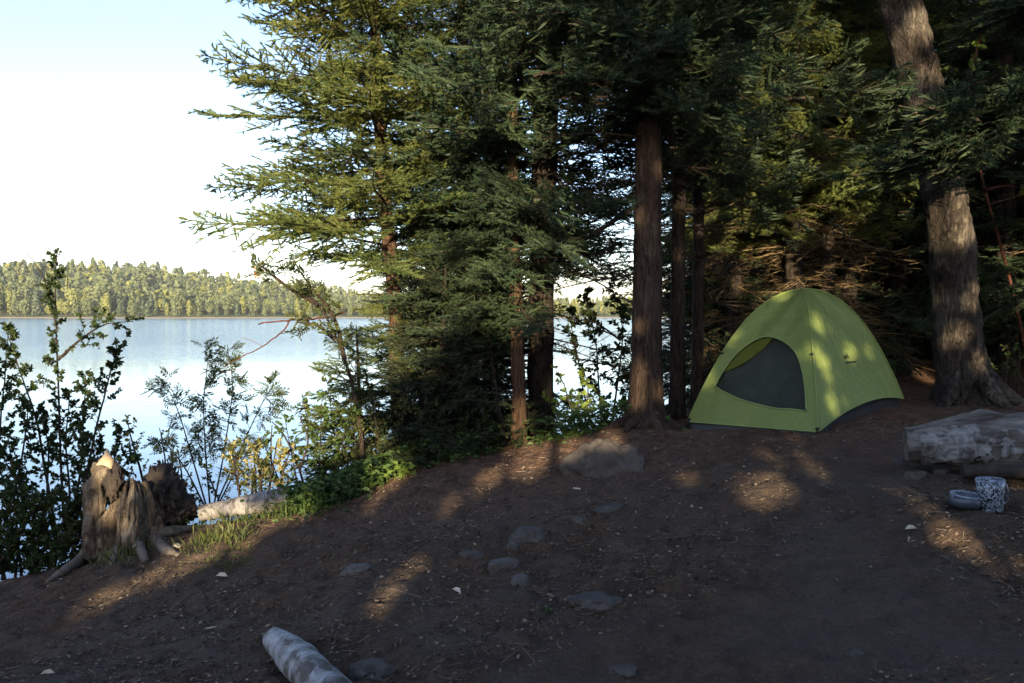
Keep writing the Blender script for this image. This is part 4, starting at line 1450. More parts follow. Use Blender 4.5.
rad = prof * flut * (1 + .26 * fbm(q3, 4, 21, .55)) + .030 * fbm(np.stack([np.cos(th) * 9, np.sin(th) * 9, zz * 3.4], -1), 4, 22, .6) - .035 * (1 - np.abs(fbm(np.stack([np.cos(th) * 5.5, np.sin(th) * 5.5, zz * 1.3 + 4], -1), 3, 24))) ** 6 + .010 * fbm(np.stack([np.cos(th) * 26, np.sin(th) * 26, zz * 7], -1), 3, 25, .7)
rad = rad * .83
X_, Y_, Z_ = rad * np.cos(th) + 4 * S, rad * np.sin(th) * .8, H * zz * .9 - .05
v = np.stack([X_, Y_, Z_], -1).reshape(-1, 3)
i = np.arange(nz - 1)[:, None] * nth; j = np.arange(nth)[None]; k_ = (j + 1) % nth
f = np.stack([i + j, i + k_, i + nth + k_, i + nth + j], -1).reshape(-1, 4)
top = (nz - 1) * nth
ring2 = np.stack([X_[-1] * .5, Y_[-1] * .5, Z_[-1] - .05], -1)
v = np.vstack([v, ring2]); r2 = nz * nth
jj_ = np.arange(nth); kk_ = (jj_ + 1) % nth
f = np.vstack([f, np.stack([top + jj_, top + kk_, r2 + kk_, r2 + jj_], -1)])
g = Geo(); g.add(v, f, 0, True)
# left shoulder of the stump, leaning outwards
lp = rel([P(94, 556, 5.98), P(93, 520, 5.98), P(96, 490, 6.0), P(101, 470, 6.02), P(104, 462, 6.03)], base)
add_tube(g, spline(lp, 90), np.interp(np.linspace(0, 1, 90), [0, .3, .7, .92, 1], [.08, .065, .088, .07, .03]), 80, rough=.42, freq=8, seed=5)
SW = g.build('wood', [M['stump']], ST)
# pale splinter spike at the left of the top
g = Geo()
sp_ = rel([P(102, 482, 6.0), P(104, 470, 6.0), P(106, 460, 6.01), P(107, 449, 6.02)], base)
add_tube(g, spline(sp_, 24), np.interp(np.linspace(0, 1, 24), [0, .4, .7, .88, 1], [.05, .062, .05, .024, .004]), 16, rough=.45, freq=13, seed=3)
g.build('splinter', [M['splinter']], SW)
# dark lump standing for the shade in the hollow between the two shoulders
g = Geo()
v, f = ICO4; v = v * (1 + .4 * fbm(v * 2.0, 5, 43, .6) + .16 * fbm(v * np.array([9, 9, 2.5]), 3, 44, .6))[:, None]
g.add(v * np.array([.07, .05, .12]) + (P(114, 484, 5.97) - base), f, 0, True)
g.build('hollow_shade', [M['wood_dark']], ST)
# dark flank on the right
g = Geo()
v, f = ICO4; v = v * (1 + .35 * fbm(v * 1.6, 4, 33) + .26 * fbm(v * np.array([7, 7, 2.2]), 4, 5, .6))[:, None]
g.add(v * np.array([.15, .14, .20]) + (P(163, 492, 6.15) - base), f, 0, True)
v2, f2 = ICO4; v2 = v2 * (1 + .35 * fbm(v2 * 1.7 + 5, 4, 35) + .24 * fbm(v2 * 6, 4, 7, .6))[:, None]
g.add(v2 * np.array([.13, .12, .11]) + (P(176, 510, 6.2) - base), f2, 0, True)
g.build('dark_flank', [M['wood_dark']], ST)['label'] = 'dark right flank'
for pl_, r0, r1 in [([(95, 525), (84, 548), (66, 568), (46, 582)], .06, .015), ([(140, 500), (153, 530), (165, 548), (180, 556)], .075, .02),
                    ([(120, 530), (118, 552), (112, 566)], .065, .02), ([(105, 530), (98, 552), (92, 562)], .055, .02), ([(150, 515), (170, 528), (190, 527), (206, 522)], .05, .018),
                    ([(135, 530), (140, 552), (146, 562)], .06, .02)]:
    w_ = []
    for kq, (px, py) in enumerate(pl_):
        if kq == 0: w_.append(P(px, py + 14, 6.0))
        elif kq == len(pl_) - 1:
            h_ = hit(px, py); h_[2] -= .005; w_.append(h_)
        else:
            h_ = hit(px, py + 4); h_[2] += .02 + .03 * (kq == 1); w_.append(h_)
    c_ = spline(rel(w_, base), 22)
    g = Geo(); add_tube(g, c_, np.linspace(r0, r1, 22), 10, rough=.22, freq=9, seed=int(r0 * 1000)); g.build('root', [M['root']], ST)

# ------------------------------------------------------------------ pot and bowl
def lathe(prof, n=40, mt=0):
    prof = np.asarray(prof, float); m_ = len(prof)
    a = np.linspace(0, 2 * np.pi, n, endpoint=False)
    v = np.stack([prof[:, None, 0] * np.cos(a), prof[:, None, 0] * np.sin(a), prof[:, None, 1] + 0 * a], -1).reshape(-1, 3)
    i = np.arange(m_ - 1)[:, None] * n; j = np.arange(n)[None]; k = (j + 1) % n
    return v, np.stack([i + j, i + k, i + n + k, i + n + j], -1).reshape(-1, 4)


c0 = hit(967, 508)
base = on_ground(c0[0], c0[1]) + np.array([0, 0, .004])
BW = tag(empty('bowl', base), 'wide blue-grey metal bowl with a chipped pale rim beside the speckled mug', 'bowl')
s_ = c0[1] / F_PX
R0 = 17.5 * s_
g = Geo(); v, f = lathe([(.002, .004), (R0 * .72, .0), (R0 * .93, .012), (R0, .035), (R0 * .97, .055), (R0 * .84, .068), (R0 * .80, .066), (R0 * .78, .05), (R0 * .6, .03), (.002, .028)]); g.add(v, f, 0, True); g.build('body', [M['enamel']], BW)
g = Geo(); a = np.linspace(0, 2 * np.pi, 41)
add_tube(g, np.stack([R0 * .85 * np.cos(a), R0 * .85 * np.sin(a), .068 + .006 * np.cos(a - 2.6)], -1), .0065, 6, cap=False); g.build('rim', [M['rim']], BW)
g = Geo(); h_ = [(-R0 * .92, -.02, .058), (-R0 * .97, -.02, .082), (-R0 * .9, -.02, .09), (-R0 * .8, -.02, .07)]
add_tube(g, spline(h_, 12), .0075, 6); g.build('lug_handle', [M['rim']], BW)


def mug(base, r, h, label, tilt=(0, 0), ha=0.):
    T = tag(empty('mug', base), label, 'mug'); T.rotation_euler = (tilt[0], tilt[1], 0)
    g = Geo(); v, f = lathe([(.002, .003), (r * .84, .0), (r * .9, .006), (r * .95, h * .5), (r * 1.02, h * .62), (r * 1.1, h), (r * 1.05, h), (r * .93, h * .5), (r * .9, .012), (.002, .01)]); g.add(v, f, 0, True)
    bd = g.build('body', [M['speckle']], T)
    g = Geo(); a = np.linspace(0, 2 * np.pi, 31)
    add_tube(g, np.stack([r * 1.08 * np.cos(a), r * 1.08 * np.sin(a), h + 0 * a], -1), .003, 5, cap=False); g.build('rim', [M['rim']], bd)
    g = Geo(); k = [np.array([math.cos(ha), math.sin(ha), 0]) * (r * q) + np.array([0, 0, h * z]) for q, z in ((.98, .85), (1.4, .8), (1.55, .5), (1.35, .22), (.97, .2))]
    add_tube(g, spline(k, 16), .006, 6); g.build('handle', [M['speckle']], T)
    return T


c0 = hit(991, 511); s_ = c0[1] / F_PX
base = on_ground(c0[0], c0[1])
mug(base + np.array([0, 0, .003]), 12 * s_, 31 * s_, 'speckled black and white enamel mug standing beside the bowl', (0, -.05), .1)

# ------------------------------------------------------------------ shrubs and saplings
def shrub(name, base, stems, label, mt_leaf, seed, mt_stem=None, r0=.012, twig_step=.07, twig_len=.28, leaf=(.045, .026), per_twig=7, pinnate=False, start=.25, cat='shrub', jitter=.25, up=.35, extra_leaf=0, fold=.25):
    """stems: world polylines. Parts: stems (one mesh of branching wood) and foliage."""
    rng = np.random.default_rng(seed)
    T = tag(empty(name, base), label, cat)
    g = Geo(); LB, LD, LN, LL = [], [], [], []
    W0, W1 = [], []
    for st in stems:
        st = [np.asarray(q) - base for q in st]
        L = sum(np.linalg.norm(st[k + 1] - st[k]) for k in range(len(st) - 1))
        n = max(8, int(L / .06)); c = spline(st, n)
        c = c + np.cumsum(rng.normal(size=c.shape) * .003, 0) * np.linspace(0, 1, n)[:, None]
        add_tube(g, c, np.linspace(r0, r0 * .25, n), 6)
        pos = start * L
        while pos < L:
            q = pos / L
            b = np.array([np.interp(q, np.linspace(0, 1, n), c[:, k]) for k in range(3)])
            k0 = min(n - 2, int(q * (n - 1))); ax = norm(c[k0 + 1] - c[k0])
            d = rng.normal(size=3); d -= ax * d.dot(ax); d = norm(d) + ax * .7 + np.array([0, 0, up])
            d = norm(d)
            tl = twig_len * (1.15 - .75 * q) * rng.uniform(.5, 1.25)
            m_ = 5; tt = np.linspace(0, 1, m_)[:, None]
            tw = b + d * tl * tt + np.array([0, 0, -.18 * tl]) * tt ** 2 + rng.normal(size=(m_, 3)) * .008 * tt
            W0 += list(tw[:-1]); W1 += list(tw[1:])
            for _ in range(per_twig):
                t_ = rng.uniform(.2, 1.0)
                lb = np.array([np.interp(t_, tt[:, 0], tw[:, k]) for k in range(3)])
                ld = norm(d * .6 + rng.normal(size=3) * .65 + np.array([0, 0, -.12]))
                LB.append(lb); LD.append(ld); LN.append(norm(rng.normal(size=3) * .55 + np.array([0, -.25, .8]))); LL.append(leaf[0] * rng.uniform(.55, 1.25))
            pos += twig_step * rng.uniform(.6, 1.4)
    v, f = prisms(np.array(W0), np.array(W1), .0028, .0018)
    g.add(v, f)
    g.build('stems', [mt_stem or M['bark_shrub']], T)
    LB, LD, LN, LL = map(np.array, (LB, LD, LN, LL))
    g = Geo()
    if pinnate:
        S_ = norm(np.cross(LD, LN)); rl = LL * 3.2
        rp0 = LB; rp1 = LB + LD * rl[:, None] - np.array([0, 0, 1]) * (rl * .18)[:, None]
        v, f = prisms(rp0, rp1, .0012, .0008); g.add(v, f)
        for t_ in (.28, .44, .6, .76, .9):
            p_ = rp0 + (rp1 - rp0) * t_
            for sd in (-1, 1):
                dd_ = norm(LD * .45 + S_ * sd + rng.normal(size=LB.shape) * .12)
                v, f = leaves(p_, dd_, LN, LL * (1.15 - .35 * abs(t_ - .5)), LL * .34, fold); g.add(v, f)
        v, f = leaves(rp1, LD, LN, LL, LL * .36, fold); g.add(v, f)
    else:
        v, f = leaves(LB, LD, LN, LL, LL * (leaf[1] / leaf[0]), fold); g.add(v, f)
    g.build('foliage', [mt_leaf], T)
    return T


def gb(px, py):
    q = hit(px, py); return q


def stemline(pxs, Y0, Y1=None):
    n = len(pxs); Y1 = Y1 or Y0
    return [P(x, y, Y0 + (Y1 - Y0) * k / (n - 1)) for k, (x, y) in enumerate(pxs)]


b0 = P(62, 552, 6.35); b0[2] = float(gz(b0[0], b0[1]))
shrub('shrub', b0, [stemline([(66, 556), (62, 480), (59, 400), (57, 320), (60, 258)], 6.35), stemline([(60, 556), (45, 470), (36, 420), (22, 380), (6, 330)], 6.35),
                    stemline([(68, 552), (85, 480), (98, 420), (112, 370), (118, 345)], 6.35, 6.2), stemline([(58, 360), (80, 340), (105, 325), (135, 322)], 6.35),
                    stemline([(70, 556), (95, 500), (112, 460), (118, 430)], 6.3), stemline([(55, 556), (35, 510), (15, 480), (0, 450)], 6.3), stemline([(60, 556), (70, 500), (66, 440), (72, 390)], 6.3, 6.5), stemline([(64, 556), (80, 510), (92, 470), (96, 440)], 6.4), stemline([(58, 556), (48, 500), (50, 450), (44, 410)], 6.4), stemline([(70, 556), (100, 500), (122, 470), (132, 455)], 6.35), stemline([(56, 556), (28, 505), (14, 470), (10, 430)], 6.35), stemline([(62, 556), (82, 470), (86, 420), (90, 375)], 6.45)],
      'tall dark leafy shrub rising left of the stump over the lake', M['leaf_dark'], 101, leaf=(.034, .022), per_twig=25, twig_step=.038, twig_len=.24)
b0 = P(-12, 560, 6.3); b0[2] = float(gz(b0[0], b0[1]))
shrub('shrub', b0, [stemline([(-14, 560), (-6, 480), (2, 400), (10, 330)], 6.3), stemline([(-10, 560), (12, 500), (24, 440), (30, 400)], 6.2), stemline([(-20, 560), (-30, 460), (-20, 380)], 6.3),
                    stemline([(0, 565), (20, 530), (40, 505), (55, 490)], 6.1), stemline([(-5, 570), (12, 545), (28, 530)], 6.0)],
      'dark leafy shrub at the left edge beside the taller shrub', M['leaf_dark'], 102, leaf=(.034, .022), per_twig=25, twig_len=.24, twig_step=.042)
b0 = P(45, 575, 6.15); b0[2] = float(gz(b0[0], b0[1])) - .02
shrub('shrub', b0, [stemline([(x0, 580), (x0 + dx * .5, 545), (x0 + dx, 488 + abs(dx) * .4)], 6.1) for x0, dx in ((5, -14), (15, 6), (28, 22), (40, -10), (52, 14), (64, 24), (34, 0), (70, 5), (2, 12), (-8, 10), (78, 14), (46, 30), (22, -8), (58, -16))],
      'low dark tangle of leaves under the tall left shrub', M['leaf_dark'], 103, leaf=(.042, .028), per_twig=16, twig_len=.2, twig_step=.035, start=.05)
# bare twig arcing out of the tall shrub's top
b0 = P(52, 300, 6.4)
TW = tag(empty('bare_branch', b0), 'bare twig arching above the top of the tall left shrub', 'branch')
g = Geo(); add_tube(g, spline(rel(stemline([(57, 330), (48, 290), (34, 262), (20, 248), (10, 234)], 6.4), b0), 20), np.linspace(.006, .0015, 20), 5)
add_tube(g, spline(rel(stemline([(67, 290), (69, 255), (70, 225)], 6.4), b0), 10), np.linspace(.003, .001, 10), 4); g.build('twig', [M['bark_shrub']], TW)

b0 = P(212, 500, 7.0); b0[2] = float(gz(b0[0], b0[1]))
shrub('rowan_shrub', b0, [stemline([(210, 505), (205, 450), (202, 400), (207, 345)], 7.0), stemline([(206, 505), (190, 450), (178, 410), (166, 385)], 7.0), stemline([(214, 505), (226, 440), (232, 390), (228, 350)], 7.0),
                          stemline([(216, 505), (240, 450), (258, 410), (272, 385)], 7.0), stemline([(204, 505), (186, 470), (170, 450), (158, 440)], 7.0), stemline([(218, 505), (236, 470), (250, 445)], 6.9)],
      'feathery rowan shrub in front of the lake right of the stump', M['leaf_rowan'], 104, leaf=(.036, .018), per_twig=6, pinnate=True, twig_step=.065, twig_len=.22, r0=.008)
b0 = P(150, 500, 6.5); b0[2] = float(gz(b0[0], b0[1]))
shrub('shrub', b0, [stemline([(150, 510), (140, 470), (132, 440), (128, 420)], 6.5), stemline([(160, 510), (165, 470), (160, 435)], 6.5), stemline([(175, 510), (182, 480), (178, 450)], 6.6), stemline([(112, 500), (106, 465), (100, 430)], 6.5)],
      'thin pale-leaved shrub standing behind the stump', M['leaf_gold'], 105, leaf=(.034, .022), per_twig=7, twig_len=.2, twig_step=.05, start=.3)
b0 = P(262, 492, 6.8); b0[2] = float(gz(b0[0], b0[1]))
shrub('shrub', b0, [stemline([(x0, 495), (x0 + dx * .5, 470), (x0 + dx, 440 + abs(dx) * .2)], 6.8) for x0, dx in ((240, -10), (252, 4), (262, -6), (268, 10), (276, 16), (256, -2))],
      'sunlit pale yellow shrub above the short silvery log', M['leaf_gold'], 106, leaf=(.034, .022), per_twig=11, twig_len=.2, twig_step=.035, start=.1)
# the leaning sapling
b0 = P(362, 458, 6.95); b0[2] = float(gz(b0[0], b0[1])) - .02
shrub('rowan_sapling', b0, [stemline([(363, 462), (360, 425), (352, 385), (338, 345), (318, 305), (296, 288)], 6.95, 6.8), stemline([(318, 305), (290, 288), (270, 272), (258, 262)], 6.8),
                            stemline([(345, 360), (334, 318), (312, 290), (293, 262)], 6.85), stemline([(335, 340), (318, 325), (300, 322)], 6.8)],
      'slender rowan sapling leaning left across the lake', M['leaf_rowan'], 107, leaf=(.046, .021), per_twig=5, pinnate=True, twig_step=.08, twig_len=.18, r0=.021, start=.5, cat='sapling')
b0 = P(258, 272, 6.8)
BR = tag(empty('berry_cluster', b0), 'small orange berry cluster at the tip of the leaning sapling', 'berries')
g = Geo(); rng = np.random.default_rng(4); v, f = ico(2)
for k in range(26):
    g.add(v * .008 + rng.normal(size=3) * np.array([.035, .03, .022]), f, 0, True)
g.build('berry', [M['berry']], BR)
b0 = P(292, 322, 6.9)
BB = tag(empty('bare_branch', b0), 'reddish bare branch forking over the water before the leaning sapling', 'branch')
g = Geo()
for pl_, r_a, r_b in [([(345, 312), (325, 318), (295, 320), (258, 324)], .010, .007), ([(290, 320), (284, 330), (265, 345), (240, 358), (214, 373)], .008, .003), ([(262, 346), (250, 340), (240, 338)], .003, .001)]:
    c_ = spline(rel(stemline(pl_, 6.9), b0), 20); c_ += np.random.default_rng(2).normal(size=c_.shape) * .003
    add_tube(g, c_, np.linspace(r_a, r_b, 20), 6)
g.build('twig', [M['bark_reddish']], BB)
# dead fork behind the log
b0 = P(300, 480, 6.85); b0[2] = float(gz(b0[0], b0[1]))
DB = tag(empty('bare_branch', b0), 'dark forked dead stem above the dark log end', 'branch')
g = Geo()
for pl_ in ([(306, 492), (296, 460), (282, 432), (272, 422)], [(300, 470), (308, 440), (300, 418)], [(290, 450), (276, 462)], [(275, 485), (271, 455), (272, 425)]):
    add_tube(g, spline(rel(stemline(pl_, 6.85), b0), 14), np.linspace(.011, .004, 14), 6)
g.build('twig', [M['bark_shrub']], DB)

# young fir at the foot of the tall one
b0 = P(362, 470, 7.5); b0[2] = float(gz(b0[0], b0[1])) - .03
T = tag(empty('young_fir', b0), 'young yellow-green fir low at the foot of the tall fir', 'tree')
pts = rel([b0, P(360, 420, 7.5), P(358, 360, 7.5), P(356, 325, 7.5)], b0)
trunk_mesh(pts, [.028, .022, .014, .005], M['bark_warm'], T, 8, 18, .05)
pf = path_fn(spline(pts, 40)); rng = np.random.default_rng(12)
top_z = pts[-1][2]
crown(rng, pf, .25, top_z, 44, lambda t, a: (.85 - .65 * t) * (1.15 if math.cos(a) < 0 else .8), elev=lambda t: .0 + .1 * t, tm=SPRAY_S).build('crown', [M['twig'], M['needle_young']], T)
b0 = P(440, 462, 7.4); b0[2] = float(gz(b0[0], b0[1])) - .03
T = tag(empty('young_fir', b0), 'dark young fir filling the gap between the sunlit fir and slim trunk', 'tree')
pts = rel([b0, P(441, 400, 7.4), P(444, 320, 7.4), P(446, 250, 7.4)], b0)
trunk_mesh(pts, [.04, .03, .02, .008], M['bark_dark'], T, 8, 18, .05)
pf = path_fn(spline(pts, 40)); rng = np.random.default_rng(13)
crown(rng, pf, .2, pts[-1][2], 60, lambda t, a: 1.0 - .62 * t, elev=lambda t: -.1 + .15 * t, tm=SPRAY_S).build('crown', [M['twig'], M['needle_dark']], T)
b0 = P(473, 458, 7.9); b0[2] = float(gz(b0[0], b0[1])) - .03
T = tag(empty('young_fir', b0), 'small shaded fir left of the slim orange-footed trunk', 'tree')
pts = rel([b0, P(474, 390, 7.9), P(475, 300, 7.9)], b0)
trunk_mesh(pts, [.035, .025, .008], M['bark_dark'], T, 8, 18, .05)
pf = path_fn(spline(pts, 40))
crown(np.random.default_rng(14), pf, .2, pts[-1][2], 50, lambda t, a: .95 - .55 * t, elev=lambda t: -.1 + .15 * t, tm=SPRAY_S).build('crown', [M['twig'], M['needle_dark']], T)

for (stx, Y0, lab, mk, sd, lf) in [
    ([(300, 500, -14, 418), (318, 496, 4, 396), (334, 492, 16, 405), (288, 502, -26, 440)], 6.95, 'dense green bush below the bare dead fork', 'herb', 121, (.042, .027)),
    ([(385, 476, -18, 372), (398, 472, 10, 360), (372, 480, -24, 395), (412, 470, 18, 380), (360, 482, -8, 410)], 7.0, 'mixed green bush round the foot of the tall fir', 'leaf_rowan', 122, (.042, .026)),
    ([(440, 464, -10, 405), (456, 462, 6, 395), (470, 460, 14, 410), (486, 458, 6, 420)], 7.1, 'dark green bush along the crest left of the leaning bare stem', 'leaf_dark', 123, (.042, .027)),
    ([(225, 515, -18, 470), (240, 510, -4, 452), (205, 520, -20, 488), (255, 506, 12, 458)], 6.75, 'low tangle of mixed leaves behind the short silvery log', 'leaf_rowan', 124, (.036, .022)),
    ([(340, 480, -10, 380), (352, 478, 4, 360), (326, 486, -22, 400)], 7.3, 'reddish-green bush behind the foot of the leaning sapling', 'leaf_sap', 125, (.038, .024))]:
    b0 = P(stx[0][0], stx[0][1], Y0); b0[2] = float(gz(b0[0], b0[1]))
    shrub('shrub', b0, [stemline([(x0, y0), (x0 + dx * .5, (y0 + y1) / 2), (x0 + dx, y1)], Y0, Y0 - .1) for (x0, y0, dx, y1) in stx], lab, M[mk], sd, leaf=lf, per_twig=10, twig_len=.22, twig_step=.04, start=.08, r0=.009)

# leafy bushes between the trunks
b0 = P(600, 440, 8.6); b0[2] = float(gz(b0[0], b0[1]))
shrub('shrub', b0, [stemline([(604, 450), (600, 400), (596, 340), (585, 290)], 8.6), stemline([(608, 450), (618, 380), (622, 330), (612, 290)], 8.6), stemline([(598, 450), (585, 400), (575, 350), (568, 310)], 8.6),
                    stemline([(610, 450), (626, 410), (632, 370)], 8.5), stemline([(596, 450), (580, 420), (566, 400)], 8.5), stemline([(620, 340), (600, 325), (580, 318)], 8.5)],
      'dark leafy shrub before the lake between the thick dark and reddish trunks', M['leaf_dark'], 111, leaf=(.055, .034), per_twig=17, twig_len=.28, twig_step=.05, r0=.014)
b0 = P(572, 446, 7.45); b0[2] = float(gz(b0[0], b0[1]))
shrub('shrub', b0, [stemline([(578, 446), (574, 420), (566, 390), (558, 370)], 7.4), stemline([(580, 446), (586, 415), (588, 390), (584, 372)], 7.4), stemline([(570, 446), (556, 420), (548, 398)], 7.4)],
      'bright lime-leaved shrub at the foot of the thick dark trunk', M['leaf_lime'], 112, leaf=(.05, .036), per_twig=6, twig_len=.14, twig_step=.07, start=.35)
b0 = P(610, 438, 7.3); b0[2] = float(gz(b0[0], b0[1]))
shrub('shrub', b0, [stemline([(x0, 440), (x0 + dx * .5, 425), (x0 + dx, 402)], 7.4) for x0, dx in ((585, -8), (600, 4), (612, 10), (622, 4), (606, -5))],
      'low green bush left of the reddish trunk', M['herb'], 113, leaf=(.045, .03), per_twig=7, twig_len=.13, twig_step=.055, start=.1)
b0 = P(730, 420, 9.0); b0[2] = float(gz(b0[0], b0[1]))
shrub('shrub', b0, [stemline([(712, 410), (706, 370), (712, 330)], 9.0), stemline([(730, 410), (722, 370), (728, 335)], 9), stemline([(690, 412), (684, 380), (690, 350)], 8.8)],
      'dark leafy shrub against the water just behind the tent', M['leaf_dark'], 114, leaf=(.05, .032), per_twig=7, twig_len=.22, twig_step=.07)
b0 = P(1000, 400, 8.6); b0[2] = float(gz(b0[0], b0[1]))
shrub('shrub', b0, [stemline([(x0, 402), (x0 + dx * .5, 375), (x0 + dx, 345)], 8.6) for x0, dx in ((990, -4), (1004, 5), (1018, 2), (1030, 10))],
      'low bush with sunlit leaves right of the leaning trunk', M['leaf_sap'], 115, leaf=(.05, .033), per_twig=6, twig_len=.18, twig_step=.07, start=.3)
# sapling arching in from the right edge, sunlight's red painted on its stem
b0 = P(1035, 405, 9.0); b0[2] = float(gz(b0[0], b0[1]))
shrub('maple_sapling', b0, [stemline([(1035, 407), (1015, 300), (985, 190), (969, 110), (971, 74), (978, 40), (986, 0), (990, -60)], 9.0), stemline([(971, 84), (988, 80), (1008, 68)], 8.95), stemline([(970, 106), (988, 102), (1002, 106), (1014, 114)], 8.95), stemline([(985, 190), (1006, 186), (1022, 190)], 8.95)],
      'thin sapling, its stem coloured sunlit red, with a few bright leaves at upper right', M['leaf_lime'], 116, M['bark_reddish'], leaf=(.08, .07), per_twig=4, twig_len=.11, twig_step=.13, start=.6, r0=.02, cat='sapling')


# ------------------------------------------------------------------ low plants and litter
def clump(name, pts, n, label, cat, mt, seed, leaf=(.05, .03), hgt=.12, spread=.1, kind=None, blade=False):
    rng = np.random.default_rng(seed); g = Geo()
    pts = np.asarray(pts); k = rng.integers(len(pts), size=n)
    b = pts[k][:, :2] + rng.normal(size=(n, 2)) * spread
    z = gz(b[:, 0], b[:, 1])
    if blade:
        d = norm(np.stack([rng.normal(size=n) * .45, rng.normal(size=n) * .45, np.ones(n)], -1)); L = hgt * rng.uniform(.4, 1.2, n)
        B_ = np.stack([b[:, 0], b[:, 1], z - .01], -1)
        v, f = leaves(B_, d, rng.normal(size=(n, 3)), L, .0055, .1)
    else:
        B_ = np.stack([b[:, 0], b[:, 1], z + hgt * rng.random(n) ** 1.2], -1)
        a = rng.random(n) * 6.28
        d = np.stack([np.cos(a), np.sin(a), rng.uniform(-.35, .5, n)], -1)
        L = leaf[0] * rng.uniform(.5, 1.3, n)
        v, f = leaves(B_, d, rng.normal(size=(n, 3)) * .4 + np.array([0, -.2, 1]), L, L * leaf[1] / leaf[0])
        w0 = np.stack([b[:, 0], b[:, 1], z - .01], -1)[::2]
        pv, pf_ = prisms(w0, B_[::2], .002, .0012); 
        g.add(pv, pf_)
    g.add(v, f)
    o = g.build(name, [mt]); return tag(o, label, cat, kind=kind)


def line_pts(pxs, n):
    return np.array([hit(*q) for q in spline(np.array([(x, y, 0) for x, y in pxs], float), n)[:, :2]])


rid = np.vstack([line_pts([(300, 500), (315, 494), (330, 488), (350, 478), (390, 466), (430, 456), (470, 448)], 40), line_pts([(290, 500), (350, 470), (420, 452)], 24) + np.array([0, .25, 0]), line_pts([(290, 500), (350, 470), (480, 446)], 24) + np.array([0, .55, 0])])
clump('undergrowth', rid, 5200, 'leafy green undergrowth along the crest between stump and trunks', 'undergrowth', M['herb'], 201, (.055, .034), .24, .15, 'stuff')
clump('grass', np.vstack([line_pts([(225, 520), (262, 512), (300, 508)], 12), line_pts([(110, 545), (135, 552), (125, 560)], 10), line_pts([(200, 545), (235, 540)], 6)]), 900, 'sparse tufts of yellow grass round the stump', 'grass', M['grass'], 202, hgt=.13, spread=.09, kind='stuff', blade=True)
clump('moss', line_pts([(200, 565), (240, 556), (225, 575)], 10), 600, 'thin green growth on the lit soil right of the stump', 'ground cover', M['grass'], 203, hgt=.03, spread=.12, kind='stuff', blade=True)
for (px, py, n, lab, mk, sd, lf, h, spd) in [
    (403, 476, 46, 'bright lime-green leafy plant at the edge of the bare soil', 'leaf_lime', 1, (.06, .045), .12, .055),
    (470, 452, 30, 'upright bluish-green plant left of the leaning bare stem', 'herb', 2, (.07, .04), .18, .04),
    (375, 488, 40, 'dark green low plant left of the lime-green plant', 'herb', 3, (.06, .045), .10, .06),
    (262, 518, 60, 'trailing green plant hanging before the short silvery log', 'herb', 4, (.055, .034), .14, .09),
    (192, 520, 70, 'low dark leaves growing between the stump and the short silvery log', 'herb', 7, (.045, .028), .13, .09),
    (545, 612, 8, 'tiny green seedling alone on the bare soil', 'herb', 5, (.03, .016), .02, .02),
    (125, 540, 40, 'green weeds growing at the front of the stump', 'grass', 6, (.05, .02), .16, .07)]:
    clump('plant', [hit(px, py)], n, lab, 'plant', M[mk], 300 + sd, lf, h, spd)

# fern-like dark growth below the firs
clump('undergrowth', np.vstack([line_pts([(430, 462), (500, 450)], 12) + np.array([0, .6, 0]), line_pts([(560, 448), (640, 428)], 12) + np.array([0, .5, 0])]), 1500, 'shaded undergrowth between the tree trunks on the bank', 'undergrowth', M['herb'], 207, (.06, .036), .22, .16, 'stuff')

# litter: twigs, bark flakes and dry leaves strewn over the soil
rng = np.random.default_rng(99)
n = 52000
yy = 3.0 + 5.2 * rng.random(n) ** 1.15
xx = rng.uniform(-.75, .75, n) * yy
dens = fbm(np.stack([xx * 1.1, yy * 1.1, 0 * xx], -1), 3, 77) + .55 * np.exp(-((xx + 0.1 - .5 * (yy - 5.7)) / 1.0) ** 2 - ((yy - 5.9) / .8) ** 2) + .25 * (xx < -.2)
keep = dens > rng.uniform(-.55, .75, n); xx, yy = xx[keep], yy[keep]; n = len(xx)
zz_ = gz(xx, yy)
e_ = .012
zx = (gz(xx + e_, yy) - zz_) / e_; zy = (gz(xx, yy + e_) - zz_) / e_
N_ = norm(np.stack([-zx, -zy, np.ones(n)], -1))
a = rng.random(n) * 6.28
D_ = np.stack([np.cos(a), np.sin(a), 0 * a], -1); D_ = norm(D_ - N_ * (D_ * N_).sum(1, keepdims=True) + N_ * rng.uniform(-.05, .22, n)[:, None])
B_ = np.stack([xx, yy, zz_ + .006], -1)
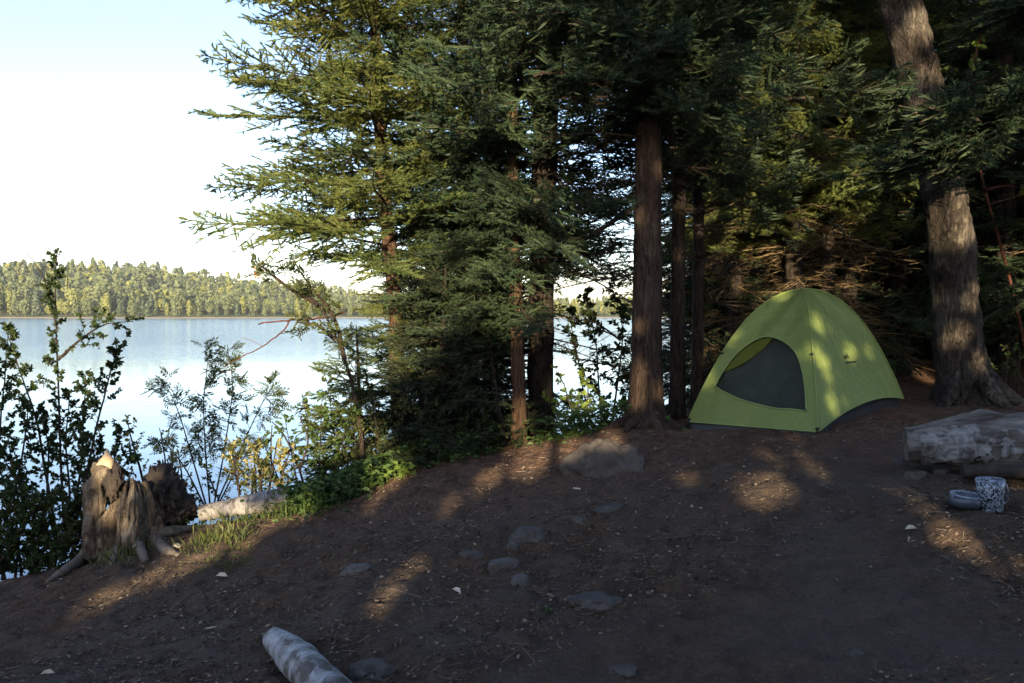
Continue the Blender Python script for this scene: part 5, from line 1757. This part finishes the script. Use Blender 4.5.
g = Geo()
tw = rng.random(n) < .4
L_ = np.where(tw, np.where(rng.random(n) < .03, rng.uniform(.08, .2, n), rng.uniform(.02, .075, n)), rng.uniform(.009, .032, n))
v, f = prisms(B_[tw], B_[tw] + D_[tw] * L_[tw, None], .0013, .0008); g.add(v, f)
q = ~tw
v, f = leaves(B_[q], D_[q], N_[q] + rng.normal(size=(q.sum(), 3)) * .25, L_[q], L_[q] * rng.uniform(.25, .7, q.sum()), .2); g.add(v, f)
tag(g.build('litter', [M['litter']]), 'dry twigs, bark flakes and leaves strewn on the soil', 'litter', kind='stuff')
rng = np.random.default_rng(123)
for k, (px, py, lab) in enumerate([(905, 531, 'yellowed fallen leaf lying below the bowl'), (908, 545, 'curled tan leaf just below the yellowed one'), (461, 596, 'small tan leaf on soil left of the flat slab'), (228, 578, 'pale fallen leaf on the slope right of the stump'),
                                   (55, 675, 'pale leaf near the bottom left corner')]):
    c = hit(px, py); g = Geo()
    L = 13 / F_PX * c[1]
    v, f = leaves(np.array([[0, 0, .008]]), np.array([[math.cos(k), math.sin(k) * .4, .1]]), np.array([[.1, -.4, 1.]]), L, L * .5, .35); g.add(v, f)
    o = g.build('fallen_leaf', [M['chip']]); o.location = (float(c[0]), float(c[1]), float(gz(c[0], c[1]))); tag(o, lab, 'leaf')
# the thin evening air over the lake
g = Geo()
x0, x1, y0, y1, z0, z1 = -1400, 1400, -90, 1400, WATER - 8, 80
v = np.array([[x, y, z] for x in (x0, x1) for y in (y0, y1) for z in (z0, z1)], float)
g.add(v, [[0, 1, 3, 2], [4, 6, 7, 5], [0, 4, 5, 1], [2, 3, 7, 6], [0, 2, 6, 4], [1, 5, 7, 3]])
m, nt, out = mat('lake_haze')
pv = node(nt, 'ShaderNodeVolumePrincipled', {'Color': (.80, .90, 1, 1), 'Density': .0001})
nt.links.new(pv.outputs[0], out.inputs['Volume'])
tag(g.build('haze', [m]), 'thin pale evening haze over the lake', 'haze', kind='stuff')
bpy.context.view_layer.update()
